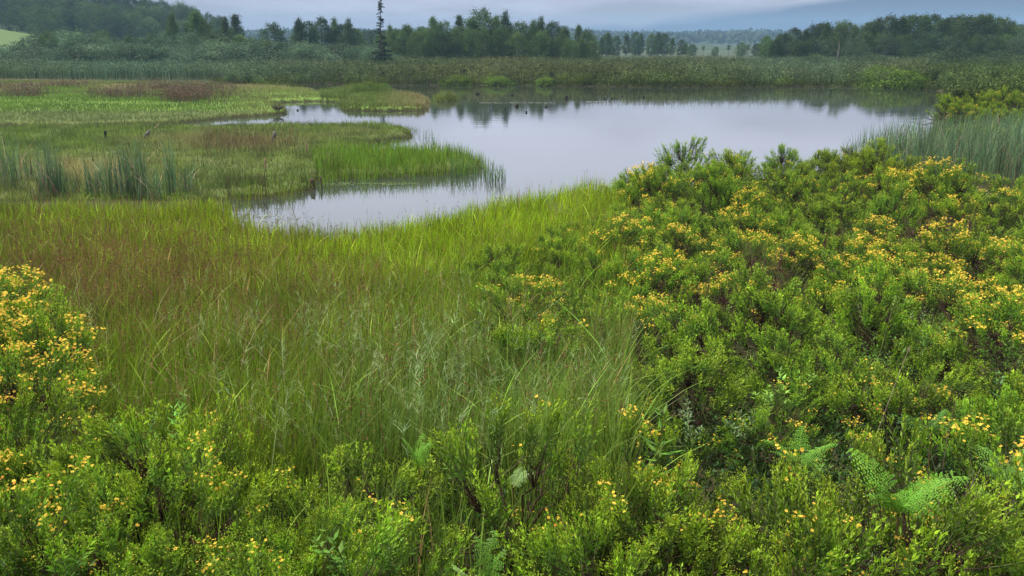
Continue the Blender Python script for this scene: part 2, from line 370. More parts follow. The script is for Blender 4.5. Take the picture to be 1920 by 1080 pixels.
# ---- tall meadow grass between the shrubs and the pond
def meadow():
    A = Acc(); S = Acc(); Pn = Acc()
    n = 110000
    ang = rng.uniform(R(-37), R(12), n * 2); r_ = rng.uniform(3.6 ** .75, 31 ** .75, n * 2) ** (1 / .75)
    P = np.stack([np.sin(ang) * r_, np.cos(ang) * r_], -1)
    sd_ = water_sd(P); x, y = to_px(P[:, 0], P[:, 1], ground_z(P) + .5)
    keep = (sd_ > -.5 - 1.2 * np.clip(waves(P[:, 0], P[:, 1], 1.6, 23), 0, 1)) & (x < 1180 + 0 * x) & (y > 350) & (r_ < 33)
    keep &= rng.uniform(0, 1, len(P)) < np.clip((sd_ + .5) / .8, .12, 1)
    keep &= ~((y < 372) & (x < 420))
    keep &= (y < 830) | ((x > 1230) & (x < 1420)) | (rng.uniform(0, 1, len(P)) < .12)
    keep &= ~((x > 960) & (y < 640) & (y > 470) & (rng.uniform(0, 1, len(P)) < .7))
    P = P[keep][:n]; x = x[keep][:n]; y = y[keep][:n]; sd_ = sd_[keep][:n]; n = len(P); r_ = np.hypot(P[:, 0], P[:, 1])
    clump = waves(P[:, 0], P[:, 1], 3.5, 21); patch = waves(P[:, 0], P[:, 1], .9, 22)
    h = (.64 + .17 * clump + .12 * patch + rng.normal(0, .12, n)) * np.interp(sd_, [-.5, 0, 1.5, 4], [1.0, 1.0, .9, .95])
    h = np.clip(h, .2, 1.15)
    h *= np.interp(x, [0, 300, 420, 900, 1100, 1200], [.95, .95, 1, 1.05, 1.25, 1.35])
    w = rng.uniform(.006, .013, n) * np.interp(r_, [4, 12, 25], [.8, 1.2, 2.0])
    az = rng.normal(.3, 1.6, n) + patch * 2.5; lean = np.abs(rng.normal(.05, .15, n)) + .04
    # colours: bright lime near the shore, mixed olive and straw to the left and centre, grey-green lower right
    shore = np.clip(1 - (sd_ - 1.0) / 7, 0, 1) * np.interp(x, [250, 450], [.75, 1])
    bright = np.array([.28, .42, .012]); mid = np.array([.14, .23, .022]); olive = np.array([.20, .20, .03]); grey = np.array([.13, .22, .05])
    rust = np.clip(np.exp(-(((x - 180) / 300) ** 2 + ((y - 500) / 110) ** 2)) * .95 + np.exp(-(((x - 560) / 220) ** 2 + ((y - 570) / 130) ** 2)) * .3 + .35 * patch + .2 * clump, 0, 1)
    lower = np.clip((y - 560) / 200, 0, 1)
    ct = mixc(mid * np.ones((n, 3)), bright, np.clip(shore * 1.1 + .25 * np.clip(patch, -1, 1) + .25, 0, 1))
    ct = mixc(ct, olive, np.clip(rust * .6, 0, 1)); ct = mixc(ct, grey, np.clip(lower * np.clip((x - 500) / 400, 0, 1), 0, .5))
    ct = ct * (1 + rng.normal(0, .32, (n, 1))) * (1 + rng.normal(0, .06, (n, 3)))
    dry = rng.uniform(0, 1, n) < (.05 + .20 * rust)
    ct[dry] = jit((.30, .21, .09), dry.sum(), .25)
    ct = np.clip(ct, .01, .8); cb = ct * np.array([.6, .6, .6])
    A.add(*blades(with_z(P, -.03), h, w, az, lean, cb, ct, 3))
    m = 7000; idx = rng.integers(0, n, m); idx = idx[sd_[idx] > 0]; m = len(idx); Q = P[idx] + rng.normal(0, .05, (m, 2)); cc = np.clip(ct[idx] * rng.uniform(.9, 1.7, (m, 1)), .02, .8)
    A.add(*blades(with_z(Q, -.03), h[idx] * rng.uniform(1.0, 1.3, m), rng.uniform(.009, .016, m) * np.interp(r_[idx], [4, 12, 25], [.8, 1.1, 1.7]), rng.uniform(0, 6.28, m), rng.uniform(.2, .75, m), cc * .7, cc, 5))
    # short matted base layer
    m = 50000; idx = rng.integers(0, n, m); Q = P[idx] + rng.normal(0, .08, (m, 2)); ok = water_sd(Q) > .05; Q = Q[ok]
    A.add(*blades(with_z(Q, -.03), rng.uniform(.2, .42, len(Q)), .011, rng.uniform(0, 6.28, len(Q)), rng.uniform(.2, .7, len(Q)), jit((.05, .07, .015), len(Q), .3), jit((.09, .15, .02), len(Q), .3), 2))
    tag(A.build('meadow_grass', M_GRASS), 'tall green and straw-coloured marsh grass filling the slope down to the pond', 'grass', kind='stuff')
    # rusty brown seed heads of the rushes
    pr = np.clip(rust, 0, 1) ** 1.5 * .9 + .10
    sel = np.where((rng.uniform(0, 1, n) < pr * .18) & (r_ > 4.5))[0]
    B = with_z(P[sel]); hh = np.clip(h[sel] * rng.uniform(1.02, 1.3, len(sel)), .4, 1.25); lz = az[sel]; le = np.abs(rng.normal(.05, .12, len(sel)))
    S.add(*blades(B, hh, .0035 * np.interp(r_[sel], [4, 20], [1, 2]), lz, le, jit((.14, .12, .05), len(sel), .2), jit((.2, .12, .055), len(sel), .2), 3))
    for k in range(9):
        t = rng.uniform(.80, 1.0, len(sel)); tip = B + np.stack([np.cos(lz) * hh * le * t ** 2, np.sin(lz) * hh * le * t ** 2, hh * t * (1 - .35 * le * t)], -1)
        D = rng.normal(0, 1, (len(sel), 3)); D[:, 2] = np.abs(D[:, 2]) + .3
        sc = np.interp(r_[sel], [4, 20], [.022, .034])
        S.add(*rhombs(tip + rng.normal(0, .012, tip.shape), D, rng.normal(0, 1, (len(sel), 3)), sc, sc * .35, jit((.15, .065, .03), len(sel), .35)))
    tag(S.build('rush_seed_heads', M_GRASS), 'rusty brown rush seed heads standing above the meadow grass', 'rushes', kind='stuff')
    # pale airy panicles, drooping, centre and lower right
    q = np.where((y > 500) & (rng.uniform(0, 1, n) < .03 * np.exp(-(((x - 900) / 420) ** 2 + ((y - 720) / 190) ** 2))))[0]
    B = with_z(P[q]); hh = rng.uniform(.6, .98, len(q)); lz = rng.uniform(0, 6.28, len(q)); le = rng.uniform(.05, .3, len(q))
    pc = jit((.24, .32, .14), len(q), .2)
    Pn.add(*blades(B, hh, .003, lz, le, pc * .8, pc, 3))
    for k in range(16):
        t = rng.uniform(.62, 1.0, len(q)); tip = B + np.stack([np.cos(lz) * hh * le * t ** 2, np.sin(lz) * hh * le * t ** 2, hh * t * (1 - .35 * le * t)], -1)
        a2 = lz + rng.normal(0, .9, len(q))
        Pn.add(*blades(tip, rng.uniform(.03, .08, len(q)), .0028, a2, rng.uniform(.8, 1.8, len(q)), pc, pc * 1.1, 2, bend=1.0))
    tag(Pn.build('panicle_grass', M_GRASS), 'pale feathery drooping grass panicles in front of the shrub thicket', 'grass', kind='stuff')
    # long arching stray stalks
    S2 = Acc(); q = rng.integers(0, n, 420); q = q[r_[q] > 5]
    B = with_z(P[q]); c = jit((.30, .36, .12), len(q), .2); dry = rng.uniform(0, 1, len(q)) < .35; c[dry] = jit((.36, .29, .16), dry.sum(), .15)
    S2.add(*blades(B, rng.uniform(.85, 1.25, len(q)), .006, rng.uniform(0, 6.28, len(q)), rng.uniform(.25, .9, len(q)), c, c, 6))
    tag(S2.build('stray_grass_stalks', M_GRASS), 'long arching grass stalks crossing over the meadow grass', 'grass', kind='stuff')
meadow()

# ---- low banks left of the pond
def bank(name, label, poly_px, n, hfun, cfun, w, cut=.05, lean=(.1, .6), segs=2):
    poly = px_plane([p[0] for p in poly_px], [p[1] for p in poly_px], .15)
    P = scatter(poly, n); P = P[water_sd(P) > cut * rng.uniform(0, 1.6, len(P)) * (1 + waves(P[:, 0], P[:, 1], 2.5, 90))]; x, y = to_px(P[:, 0], P[:, 1], .2)
    h = hfun(P, x, y); c = np.clip(cfun(P, x, y), .01, .9)
    keep = h > .02; P, h, c = P[keep], h[keep], c[keep]; m = len(P)
    V = blades(with_z(P, -.02), h, rng.uniform(.6, 1.3, m) * w, rng.uniform(0, 6.28, m), rng.uniform(*lean, m), c * .8, c, segs)
    A = Acc(); A.add(*V); o = A.build(name, M_GRASS); tag(o, label, 'grass', kind='stuff'); return o
def c_left(P, x, y):
    n = len(P); p = waves(P[:, 0], P[:, 1], .45, 31); q = waves(P[:, 0], P[:, 1], 1.4, 32)
    c = mixc(np.full((n, 3), (.18, .27, .045)), (.10, .15, .04), np.clip(.5 + 1.3 * q, 0, 1))
    tan = np.clip(np.exp(-(((x - 150) / 130) ** 2 + ((y - 325) / 22) ** 2)) * 1.1 + np.exp(-(((x - 450) / 130) ** 2 + ((y - 268) / 14) ** 2)) * .7 + .5 * np.clip(p, 0, 1), 0, .9)
    c = mixc(c, (.36, .31, .13), tan)
    red = np.clip(np.exp(-(((x - 420) / 90) ** 2 + ((y - 272) / 10) ** 2)), 0, .6); c = mixc(c, (.16, .09, .06), red)
    return c * (1 + rng.normal(0, .3, (n, 1)))
bank('bank_grass', 'short green and tan grass covering the low bank left of the inlet',
     [(-200, 242), (320, 240), (560, 236), (700, 236), (775, 244), (780, 262), (690, 270), (690, 300), (600, 345), (520, 374), (400, 384), (-200, 384)], 90000,
     lambda P, x, y: np.clip((.22 + .16 * waves(P[:, 0], P[:, 1], 1.9, 33) + .12 * waves(P[:, 0], P[:, 1], .5, 30) + rng.normal(0, .05, len(P))) * np.where(rng.uniform(0, 1, len(P)) < .06, 2.1, 1), .05, .95), c_left, .02)
bank('shore_sedge', 'bright green upright sedge bed standing at the pond edge beyond the inlet',
     [(585, 300), (700, 288), (860, 292), (915, 303), (915, 320), (850, 330), (600, 340)], 8500,
     lambda P, x, y: np.clip(np.where(rng.uniform(0, 1, len(P)) < np.interp(x, [600, 780, 915], [.1, .2, .75]), -9, 0) + rng.normal(.56, .15, len(P)) + .14 * waves(P[:, 0], P[:, 1], 1.7, 36), .0, 1.05),
     lambda P, x, y: jit((.17, .29, .03), len(P), .3), .02, cut=-.6, lean=(.02, .35), segs=3)
def c_fl(P, x, y):
    n = len(P); p = waves(P[:, 0], P[:, 1], .25, 41)
    c = np.full((n, 3), (.155, .25, .04)); c = mixc(c, (.10, .17, .03), np.clip(.5 + p, 0, 1) * .8)
    edge = np.clip((y - 205) / 14, 0, 1); c = mixc(c, (.20, .25, .10), edge * .7)
    tan = np.clip((178 - y) / 10, 0, 1) * np.clip(.55 + p, 0, 1); c = mixc(c, (.34, .28, .15), tan)
    c = mixc(c, (.25, .27, .09), np.clip((x - 400) / 80, 0, 1) * .6)
    return c * (1 + rng.normal(0, .15, (n, 1)))
bank('far_bank_grass', 'bright green low turf with tan patches on the far left bank',
     [(-260, 150), (430, 160), (600, 168), (600, 192), (540, 198), (545, 214), (420, 223), (330, 233), (150, 239), (-260, 239)], 90000,
     lambda P, x, y: np.clip(.22 + .16 * waves(P[:, 0], P[:, 1], .6, 43) + rng.normal(0, .06, len(P)) + .1 * np.clip((180 - y) / 10, 0, 1), .05, .8), c_fl, .05)
bank('islet_grass', 'olive and tan marsh grass on the low islets in the pond',
     [(600, 165), (660, 166), (740, 174), (806, 184), (812, 208), (640, 210), (600, 195)], 14000,
     lambda P, x, y: np.clip(.38 + .2 * waves(P[:, 0], P[:, 1], 1.2, 44) + rng.normal(0, .12, len(P)), .1, .9),
     lambda P, x, y: mixc(jit((.14, .19, .045), len(P), .2), (.26, .23, .10), np.clip((x - 700) / 90, 0, 1)), .06, cut=-.1)
bank('small_islet_grass', 'green tuft of grass on the smallest islet in the pond',
     [(812, 178), (862, 178), (862, 194), (812, 194)], 2500,
     lambda P, x, y: np.clip(rng.normal(.45, .15, len(P)), .15, .8), lambda P, x, y: jit((.16, .2, .05), len(P), .2), .06, cut=-.1)
def bank_rushes():
    A = Acc()
    for (x0, x1, y0, y1, k, h0, h1, col) in [(380, 560, 248, 300, 1500, .35, .8, (.15, .13, .06)), (-40, 600, 340, 372, 1900, .3, .75, (.14, .17, .05)), (-40, 420, 250, 330, 1300, .35, .8, (.15, .21, .06)), (420, 500, 345, 372, 700, .3, .6, (.12, .10, .05)), (560, 780, 238, 262, 500, .2, .5, (.18, .2, .07)), (590, 640, 300, 345, 500, .4, .8, (.15, .17, .06))]:
        C = px_plane(rng.uniform(x0, x1, k), rng.uniform(y0, y1, k), .2); C = C[(water_sd(C) > .1) & (waves(C[:, 0], C[:, 1], 1.6, 66) + rng.normal(0, .3, len(C)) > 0)]; m = len(C); c = jit(col, m, .25)
        h = rng.uniform(h0, h1, m); A.add(*blades(with_z(C), h, .02, rng.uniform(0, 6.28, m), np.abs(rng.normal(.1, .25, m)), c * .7, c, 3))
    # overhanging dead thatch along the undercut rim
    k = 60000; C = np.stack([rng.uniform(-24, 0, k), rng.uniform(26, 80, k)], -1); sd_ = water_sd(C); C = C[(sd_ > 0) & (sd_ < .5)]; m = len(C); c = mixc(jit((.09, .075, .035), m, .3), (.14, .19, .04), rng.uniform(0, 1, m))
    A.add(*blades(with_z(C), rng.uniform(.12, .4, m), .022, rng.uniform(0, 6.28, m), rng.uniform(.3, 1.3, m), c * .6, c, 3))
    k = 90000; C = np.stack([rng.uniform(-26, 1, k), rng.uniform(24, 84, k)], -1); sd_ = water_sd(C); C = C[(sd_ > -.55) & (sd_ < .1) & (waves(C[:, 0], C[:, 1], 1.9, 68) + rng.normal(0, .35, k) > .45)]; m = len(C); c = jit((.13, .22, .035), m, .25)
    B = with_z(C); B[:, 2] = np.maximum(B[:, 2], -.05); A.add(*blades(B, rng.uniform(.15, .6, m), .018, rng.uniform(0, 6.28, m), rng.uniform(0, .5, m), c * .7, c, 3))
    tag(A.build('bank_rushes', M_GRASS), 'taller brownish rushes and thatch tufts along the left bank and its rim', 'rushes', kind='stuff')
bank_rushes()
def brown_weeds():
    A = Acc(); n = 0
    for (x0, y0, rx, ry, k, tall) in [(45, 176, 60, 4, 500, 1.0), (130, 160, 60, 3, 500, .8), (200, 178, 40, 4, 300, .8), (300, 164, 60, 4, 700, 1.0), (345, 182, 55, 7, 1500, 1.1),
                                      (390, 166, 55, 5, 700, 1.0), (30, 162, 60, 3, 400, .8), (250, 176, 45, 4, 350, .9), (430, 178, 60, 5, 250, .7)]:
        C = px_plane(rng.normal(x0, rx * .6, k), rng.normal(y0 + 6, ry * .6, k), .2); C = C[(water_sd(C) > .2) & (waves(C[:, 0], C[:, 1], .8, 55) + rng.normal(0, .25, len(C)) > -.05)]; m = len(C); h = rng.uniform(.5, 1.25, m) * tall
        B = with_z(C); A.add(*blades(B, h, .035, rng.uniform(0, 6.28, m), rng.uniform(0, .3, m), jit((.11, .10, .055), m, .25), jit((.13, .10, .06), m, .25), 2))
        for j in range(4):
            t = rng.uniform(.35, 1, m)[:, None]; T = B + np.array([[0, 0, 1.]]) * h[:, None] * t
            A.add(*rhombs(T, rng.normal(0, 1, (m, 3)) + [0, 0, .8], rng.normal(0, 1, (m, 3)), .14, .055, jit((.13, .085, .06), m, .35)))
    tag(A.build('brown_weed_stand', M_GRASS), 'reddish brown dry weeds standing across the far left bank', 'weeds', kind='stuff')
brown_weeds()

# ---- far marsh
def far_marsh():
    A = Acc()
    n = 60000
    d = 106 + (rng.uniform(0, 1, n) ** 1.7) * 95; X = rng.uniform(-.66, .66, n) * d
    P = np.stack([X, d], -1)
    x, y = to_px(P[:, 0], P[:, 1], 0.2)
    sd_ = water_sd(P); ok = (sd_ > .3) & ~((x < 425) & (y > 153)) & (y < 175)
    # right-hand extension of the marsh nearer to the camera
    n2 = 22000; d2 = rng.uniform(66, 110, n2); P2 = np.stack([d2 * rng.uniform(.47, .68, n2), d2], -1); P2 = P2[water_sd(P2) > .3]
    P = np.concatenate([P[ok], P2]); m = len(P); B = with_z(P); d = P[:, 1]; x, y = to_px(P[:, 0], P[:, 1], .2); sd_ = water_sd(P)
    p = waves(P[:, 0], P[:, 1] * .7, .16, 51); q = waves(P[:, 0], P[:, 1], .5, 52)
    h = np.clip(1.75 + .35 * p + .3 * q + rng.normal(0, .25, m), .7, 3.0) * np.interp(sd_, [0, 1, 4], [.45, .7, 1.0])
    reed = np.clip(np.exp(-((x - 250) / 330) ** 2) * .9 + np.exp(-((x - 1500) / 160) ** 2) * .6 + .3 * q, 0, 1)
    dark = np.array([.045, .065, .022]); warm = np.array([.075, .085, .03]); blue = np.array([.07, .115, .065]); lime = np.array([.11, .16, .03])
    c = mixc(dark * np.ones((m, 3)), warm, np.clip(.5 + p, 0, 1)); c = mixc(c, blue, reed)
    c = mixc(c, lime, np.clip(1 - sd_ / 2.5, 0, 1) * np.clip(.55 + q, 0, 1) * .7)
    c = mixc(c, (.05, .075, .02), np.clip((x - 1700) / 60, 0, 1))
    c = np.clip(1.3 * c * (1 + rng.normal(0, .38, (m, 1))) * (1 + .35 * waves(P[:, 0], P[:, 1], 1.2, 57))[:, None], .008, .5)
    isr = rng.uniform(0, 1, m) < reed
    nf = 90000; df = rng.uniform(100, 122, nf); Pf = np.stack([rng.uniform(-.36, .60, nf) * df, df], -1); sf = water_sd(Pf); Pf = Pf[(sf > -.05) & (sf < 1.6)]; sf = water_sd(Pf); nf = len(Pf)
    Bf = with_z(Pf, -.02); wf = waves(Pf[:, 0], Pf[:, 1], .5, 58); hf = np.clip(rng.uniform(.1, .75, nf) * (1 + .7 * wf), .08, 1.2); cf = mixc(jit((.06, .085, .02), nf, .3), (.15, .19, .03), np.clip(wf + .2, 0, .8))
    A.add(*blades(Bf, hf, .06, rng.uniform(0, 6.28, nf), rng.uniform(.1, .9, nf), cf * .6, cf, 2))
    Tf = Bf + np.stack([0 * hf, 0 * hf, hf * .8], -1); A.add(*rhombs(Tf, rng.normal(0, 1, (nf, 3)), rng.normal(0, 1, (nf, 3)), .2, .11, cf))
    A.add(*blades(B, h, np.where(isr, .07, .03), rng.uniform(0, 6.28, m), rng.uniform(0, .25, m), c * .85, c * 1.05, 2))
    for j in range(9):
        k = ~isr if j > 2 else np.ones(m, bool); kk = k.sum(); t = rng.uniform(.3, 1.02, kk) ** .7
        T = B[k] + np.stack([rng.normal(0, .16, kk), rng.normal(0, .16, kk), h[k] * t], -1)
        A.add(*rhombs(T, rng.normal(0, 1, (kk, 3)) + [0, 0, .5], rng.normal(0, 1, (kk, 3)), rng.uniform(.15, .32, kk), .1, c[k] * rng.uniform(.75, 1.35, (kk, 1))))
    tag(A.build('marsh_reeds', M_FAR), 'dark green reeds and leafy marsh plants beyond the pond', 'marsh plants', kind='stuff')
far_marsh()

# ------------------------------------------------------------------ trees
def make_tree(seed, kind):
    r = np.random.default_rng(seed); H = {'round': 11, 'tall': 13, 'wide': 12, 'bush': 3.6, 'snag': 14}[kind]
    Rr = {'round': 3.6, 'tall': 2.6, 'wide': 5.2, 'bush': 2.4, 'snag': 1.8}[kind]
    trunk = Acc(); crown = Acc(); k = 7; z = np.linspace(0, H * .85, k)
    path = np.stack([np.cumsum(r.normal(0, .12, k)), np.cumsum(r.normal(0, .12, k)), z - .3], -1)
    rad = np.linspace(.22 if kind != 'bush' else .08, .04, k) * (H / 12 + .2)
    V, F = tubes(path[None], rad[None], 6); bark = (.16, .15, .13) if kind in ('tall', 'snag') else (.09, .08, .065); trunk.add(V, F, bark)
    lo = {'round': .06, 'tall': .10, 'wide': .05, 'bush': .03, 'snag': .62}[kind]; ns = {'round': 300, 'tall': 280, 'wide': 420, 'bush': 150, 'snag': 60}[kind]
    base = np.array([.085, .14, .065]) if kind == 'bush' else np.array([.085, .145, .04]) if kind in ('tall', 'snag') else np.array([.07, .12, .032])
    t = r.uniform(lo, 1, ns); a = r.uniform(0, 6.28, ns); ph = r.uniform(0, 6.28, 6)
    q = (t - lo) / (1 - lo)
    prof = {'round': np.sqrt(np.clip(1 - (q * 1.9 - .85) ** 2 / 1.15, .02, 1)), 'tall': np.clip(np.minimum(q * 3 + .55, (1.04 - q) * 1.7), .05, 1) ** .8,
            'wide': np.sqrt(np.clip(1 - (q * 1.7 - .65) ** 2 / 1.15, .02, 1)), 'bush': np.sqrt(np.clip(1 - (q * 1.6 - .55) ** 2 / 1.15, .05, 1)), 'snag': np.full(ns, .7)}[kind]
    lump = 1 + .24 * np.sin(a * 3 + ph[0] + t * 6) * np.sin(t * 15 + ph[1] + a) + .16 * np.sin(a * 7 + ph[2] - t * 19)
    rr = Rr * prof * lump * r.uniform(.25, 1.0, ns) ** .55; sc = np.stack([np.cos(a) * rr, np.sin(a) * rr, H * t * (1 - .05 * r.uniform(0, 1, ns)) * (1 + .05 * np.sin(a * 2 + ph[3]))], -1)
    sc[:, :2] += np.stack([np.interp(sc[:, 2], path[:, 2], path[:, 0]), np.interp(sc[:, 2], path[:, 2], path[:, 1])], -1)
    k2 = 16; li = r.choice(ns, k2); c2 = sc[li] * [.85, .85, .97]; b0 = np.stack([np.interp(c2[:, 2] * .75, path[:, 2], path[:, 0]), np.interp(c2[:, 2] * .75, path[:, 2], path[:, 1]), c2[:, 2] * .72], -1)
    V, F = tubes(np.stack([b0, (b0 + c2) / 2 - [0, 0, .1], c2], 1), np.array([[.07, .045, .015]]) * (1 if kind != 'bush' else .4) * np.ones((k2, 1)), 4); trunk.add(V, F, bark)
    m = 24 if kind != 'bush' else 26; sp_ = (.42 if kind != 'bush' else .24)
    P = np.repeat(sc, m, 0) + r.normal(0, sp_, (ns * m, 3)) * [1, 1, .75]
    tone = np.repeat(r.uniform(.7, 1.35, ns), m)[:, None]; s = (.34 if kind != 'bush' else .17); n = len(P)
    crown.add(*rhombs(P, r.normal(0, 1, (n, 3)) + [0, 0, -.2], r.normal(0, 1, (n, 3)), r.uniform(.6, 1.4, n) * s, r.uniform(.6, 1.2, n) * s * .6, base * tone * r.uniform(.8, 1.2, (n, 1))))
    return trunk, crown, H
PROTO = {}
def tree_proto(seed, kind, label, cat, name, group, part='trunk'):
    tr, cr, H = make_tree(seed, kind); root = thing(name, label, cat, group=group)
    tr.build('trunk' if kind != 'bush' else 'stems', M_BARK, root); cr.build('crown' if kind != 'bush' else 'foliage', M_FAR, root); root['_h'] = H
    return root
tree_list = []      # (px, dist, height m, proto kinds, tint, row)
protos = {k: [] for k in ('round', 'tall', 'wide', 'bush', 'snag')}
def plant(kind, i, x, d, h, wsc, tint, label, group, name, cat, lift=0.0):
    X = (x - 960) / FPX * (d * math.cos(PITCH) + (H_EYE - 1) * math.sin(PITCH)); P = np.array([[X, d]]); z = float(ground_z(P)[0]) + lift
    L_ = protos[kind]; nv = {'round': 4, 'tall': 4, 'wide': 3, 'bush': 4, 'snag': 1}[kind]; j = i % nv
    key = (kind, j, name)
    if key not in PROTO:
        PROTO[key] = tree_proto(100 + j + 10 * list(protos).index(kind), kind, label, cat, name, group)
        root = PROTO[key]; s = h / root['_h']; root.location = (X, d, z); root.scale = (s * wsc, s * wsc, s); root.rotation_euler = (0, 0, i * 1.7)
        for c in root.children:
            if c.name.split('.')[0] in ('crown', 'foliage'): c.color = (*tint, 1)
        return root
    root = PROTO[key]; s = h / root['_h']
    return dup(root, (X, d, z), i * 1.7, (s * wsc, s * wsc, s), label, group, tint, cat)
rt = random.Random(5)
def tnt(b=1.0, g=0.0): v = .85 * b * rt.uniform(.6, 1.45); return (v * (1 + rt.uniform(-.06, .1)), v, v * (1 + g))
def top_h(ytop, d):     # height of a tree whose top stands at pixel row ytop
    _, dy, dz = [float(v) for v in ray(960, ytop)]; return H_EYE + dz / dy * d
def row(pts, kinds, d, name, cat, desc, group, tint=1.0, wsc=1.0, jd=8, g=0):
    pts = sorted(pts); out = []
    for i, (x, yt) in enumerate([q for q in pts if -25 < q[0] < 1945]):
        dd = d + rt.uniform(-jd, jd); X = (x - 960) / FPX * dd; gz = float(ground_z(np.array([[X, dd]]))[0])
        h = max(1.0, top_h(yt, dd) - gz); kd = kinds[i % len(kinds)]
        plant(kd, rt.randrange(50), x, dd, h, wsc * rt.uniform(.85, 1.2) * (1.0 if h > 6 else 1.2), tnt(tint, g), desc % ordinal(i + 1), group, name, cat)
def line(xs, prof, step, jx=6, jy=5):
    x = xs[0]; out = []
    while x < xs[1]:
        out.append((x + rt.uniform(-jx, jx), np.interp(x, [p[0] for p in prof], [p[1] for p in prof]) + rt.uniform(-jy, jy))); x += step * rt.uniform(.75, 1.25)
    return out
# wood straight behind the marsh
row([(735, 50), (765, 48), (790, 55), (812, 33), (832, 42), (862, 30), (888, 34), (908, 20), (930, 30), (948, 24), (975, 42), (1000, 40), (1012, 33), (1035, 42), (1058, 50), (1085, 48), (1098, 58)],
    ['tall', 'round', 'tall'], 196, 'broadleaf_tree', 'tree', '%s tall tree from the left of the wood straight beyond the marsh', 'tall trees of the middle wood', 1.0, .95, 5)
row(line((720, 1110), [(720, 62), (830, 58), (900, 50), (1000, 60), (1110, 75)], 17), ['round', 'wide'], 190, 'wood_edge_tree', 'tree', '%s lower leafy tree from the left along the middle wood\'s edge', 'lower trees along the middle wood', .95, .75, 5)
row([(520, 45), (560, 38), (575, 42), (608, 34), (630, 36), (655, 37), (590, 50), (645, 48), (665, 55)], ['round', 'tall'], 215, 'grove_tree', 'tree', '%s tree from the left in the small grove left of the spruce', 'trees of the small grove', .9, .95, 5)
row(line((680, 820), [(680, 55), (820, 50)], 13), ['round'], 330, 'hazy_wood_tree', 'tree', '%s hazy tree from the left in the low wood behind the spruce', 'hazy trees behind the spruce', .9, 1.1, 15)
# misty low row to the right of the middle wood
row(line((1110, 1300), [(1110, 70), (1145, 64), (1250, 66), (1300, 82)], 13), ['round', 'tall'], 300, 'misty_tree', 'tree', '%s pale misty tree from the left right of the middle wood', 'misty low trees', 1.0, 1.0, 12)
row([(1318, 85), (1340, 88), (1365, 84), (1388, 80), (1402, 83), (1420, 82)], ['snag', 'round'], 290, 'stunted_tree', 'tree', '%s stunted misty tree from the left before the open gap', 'stunted trees in the gap', 1.0, 1.1, 8)
# wood on the right
row(line((1440, 1900), [(1440, 72), (1470, 62), (1540, 45), (1600, 46), (1640, 38), (1690, 33), (1780, 34), (1830, 28), (1870, 38), (1900, 50)], 15, 5, 4), ['round', 'tall', 'round'], 205, 'right_wood_tree', 'tree', '%s crown from the left along the top of the right wood', 'trees of the right wood', .8, 1.0, 6)
row(line((1436, 1930), [(1436, 80), (1500, 72), (1620, 66), (1700, 62), (1920, 66)], 20, 6, 5), ['wide', 'round', 'bush'], 193, 'right_wood_edge_tree', 'tree', '%s low leafy tree from the left along the right wood\'s front edge', 'front edge trees of the right wood', .9, .8, 4)
row([(1568, 38)], ['snag'], 188, 'slender_tree', 'tree', '%s slender tree with a bare pale trunk standing before the right wood', 'slender tree', 1.15, 1.1, 1)
row(line((1895, 2000), [(1895, 52), (2000, 50)], 20), ['round'], 240, 'edge_tree', 'tree', '%s hazy tree from the left beyond the right wood\'s end', 'hazy trees at the right edge', .95, 1.1, 6)
# hill on the left
row(line((-60, 440), [(-60, -60), (120, -40), (250, -12), (330, 4), (380, 12), (440, 45)], 19, 8, 5), ['wide', 'round', 'wide'], 400, 'hilltop_tree', 'tree', '%s crown from the left on the skyline of the wooded hill', 'skyline trees of the hill', .85, 1.0, 12)
row(line((-50, 440), [(-50, -20), (120, -8), (250, 8), (330, 20), (440, 50)], 24, 9, 8), ['wide', 'wide', 'round'], 370, 'hillside_tree', 'tree', '%s broad dark crown from the left halfway up the wooded hill', 'trees halfway up the hill', .9, 1.1, 12)
row(line((-50, 430), [(-50, 12), (60, 10), (150, 18), (260, 28), (430, 48)], 27, 9, 8), ['wide', 'wide', 'round'], 340, 'hill_foot_tree', 'tree', '%s broad dark tree from the left at the foot of the wooded hill', 'trees at the foot of the hill', .9, 1.15, 10)
row([(95, 6)], ['wide'], 315, 'oak_tree', 'tree', '%s broad domed olive tree at the edge of the meadow under the hill', 'domed tree', 1.0, 1.25, 2)
row([(325, 28), (372, 22), (382, 30), (428, 32), (447, 28)], ['tall', 'tall', 'round', 'tall', 'tall'], 185, 'aspen_tree', 'tree', '%s slim bright aspen from the left standing before the wooded hill', 'slim aspens before the hill', 1.15, .9, 4, .1)
# thicket of grey-green willows between marsh and hill
row(line((70, 560), [(-20, 82), (60, 66), (90, 60), (180, 60), (240, 72), (330, 62), (420, 62), (470, 74), (560, 78)], 16, 6, 5), ['bush', 'bush', 'round'], 180, 'willow_bush', 'bush', '%s grey-green willow bush from the left in the row before the hill', 'willow bushes before the hill', 1.1, 1.0, 10, .15)
row(line((0, 720), [(0, 90), (200, 84), (460, 80), (560, 80), (720, 90)], 22, 8, 4), ['bush'], 165, 'marsh_bush', 'bush', '%s pale green bush from the left along the back of the reeds', 'pale bushes behind the reeds', 1.1, 1.2, 8, .15)
row([(1760, 92), (1800, 90), (1880, 94), (1530, 100), (1640, 99)], ['bush'], 140, 'marsh_edge_bush', 'bush', '%s dark bush from the left rising above the reeds by the right wood', 'bushes above the right reeds', .8, 1.2, 5)
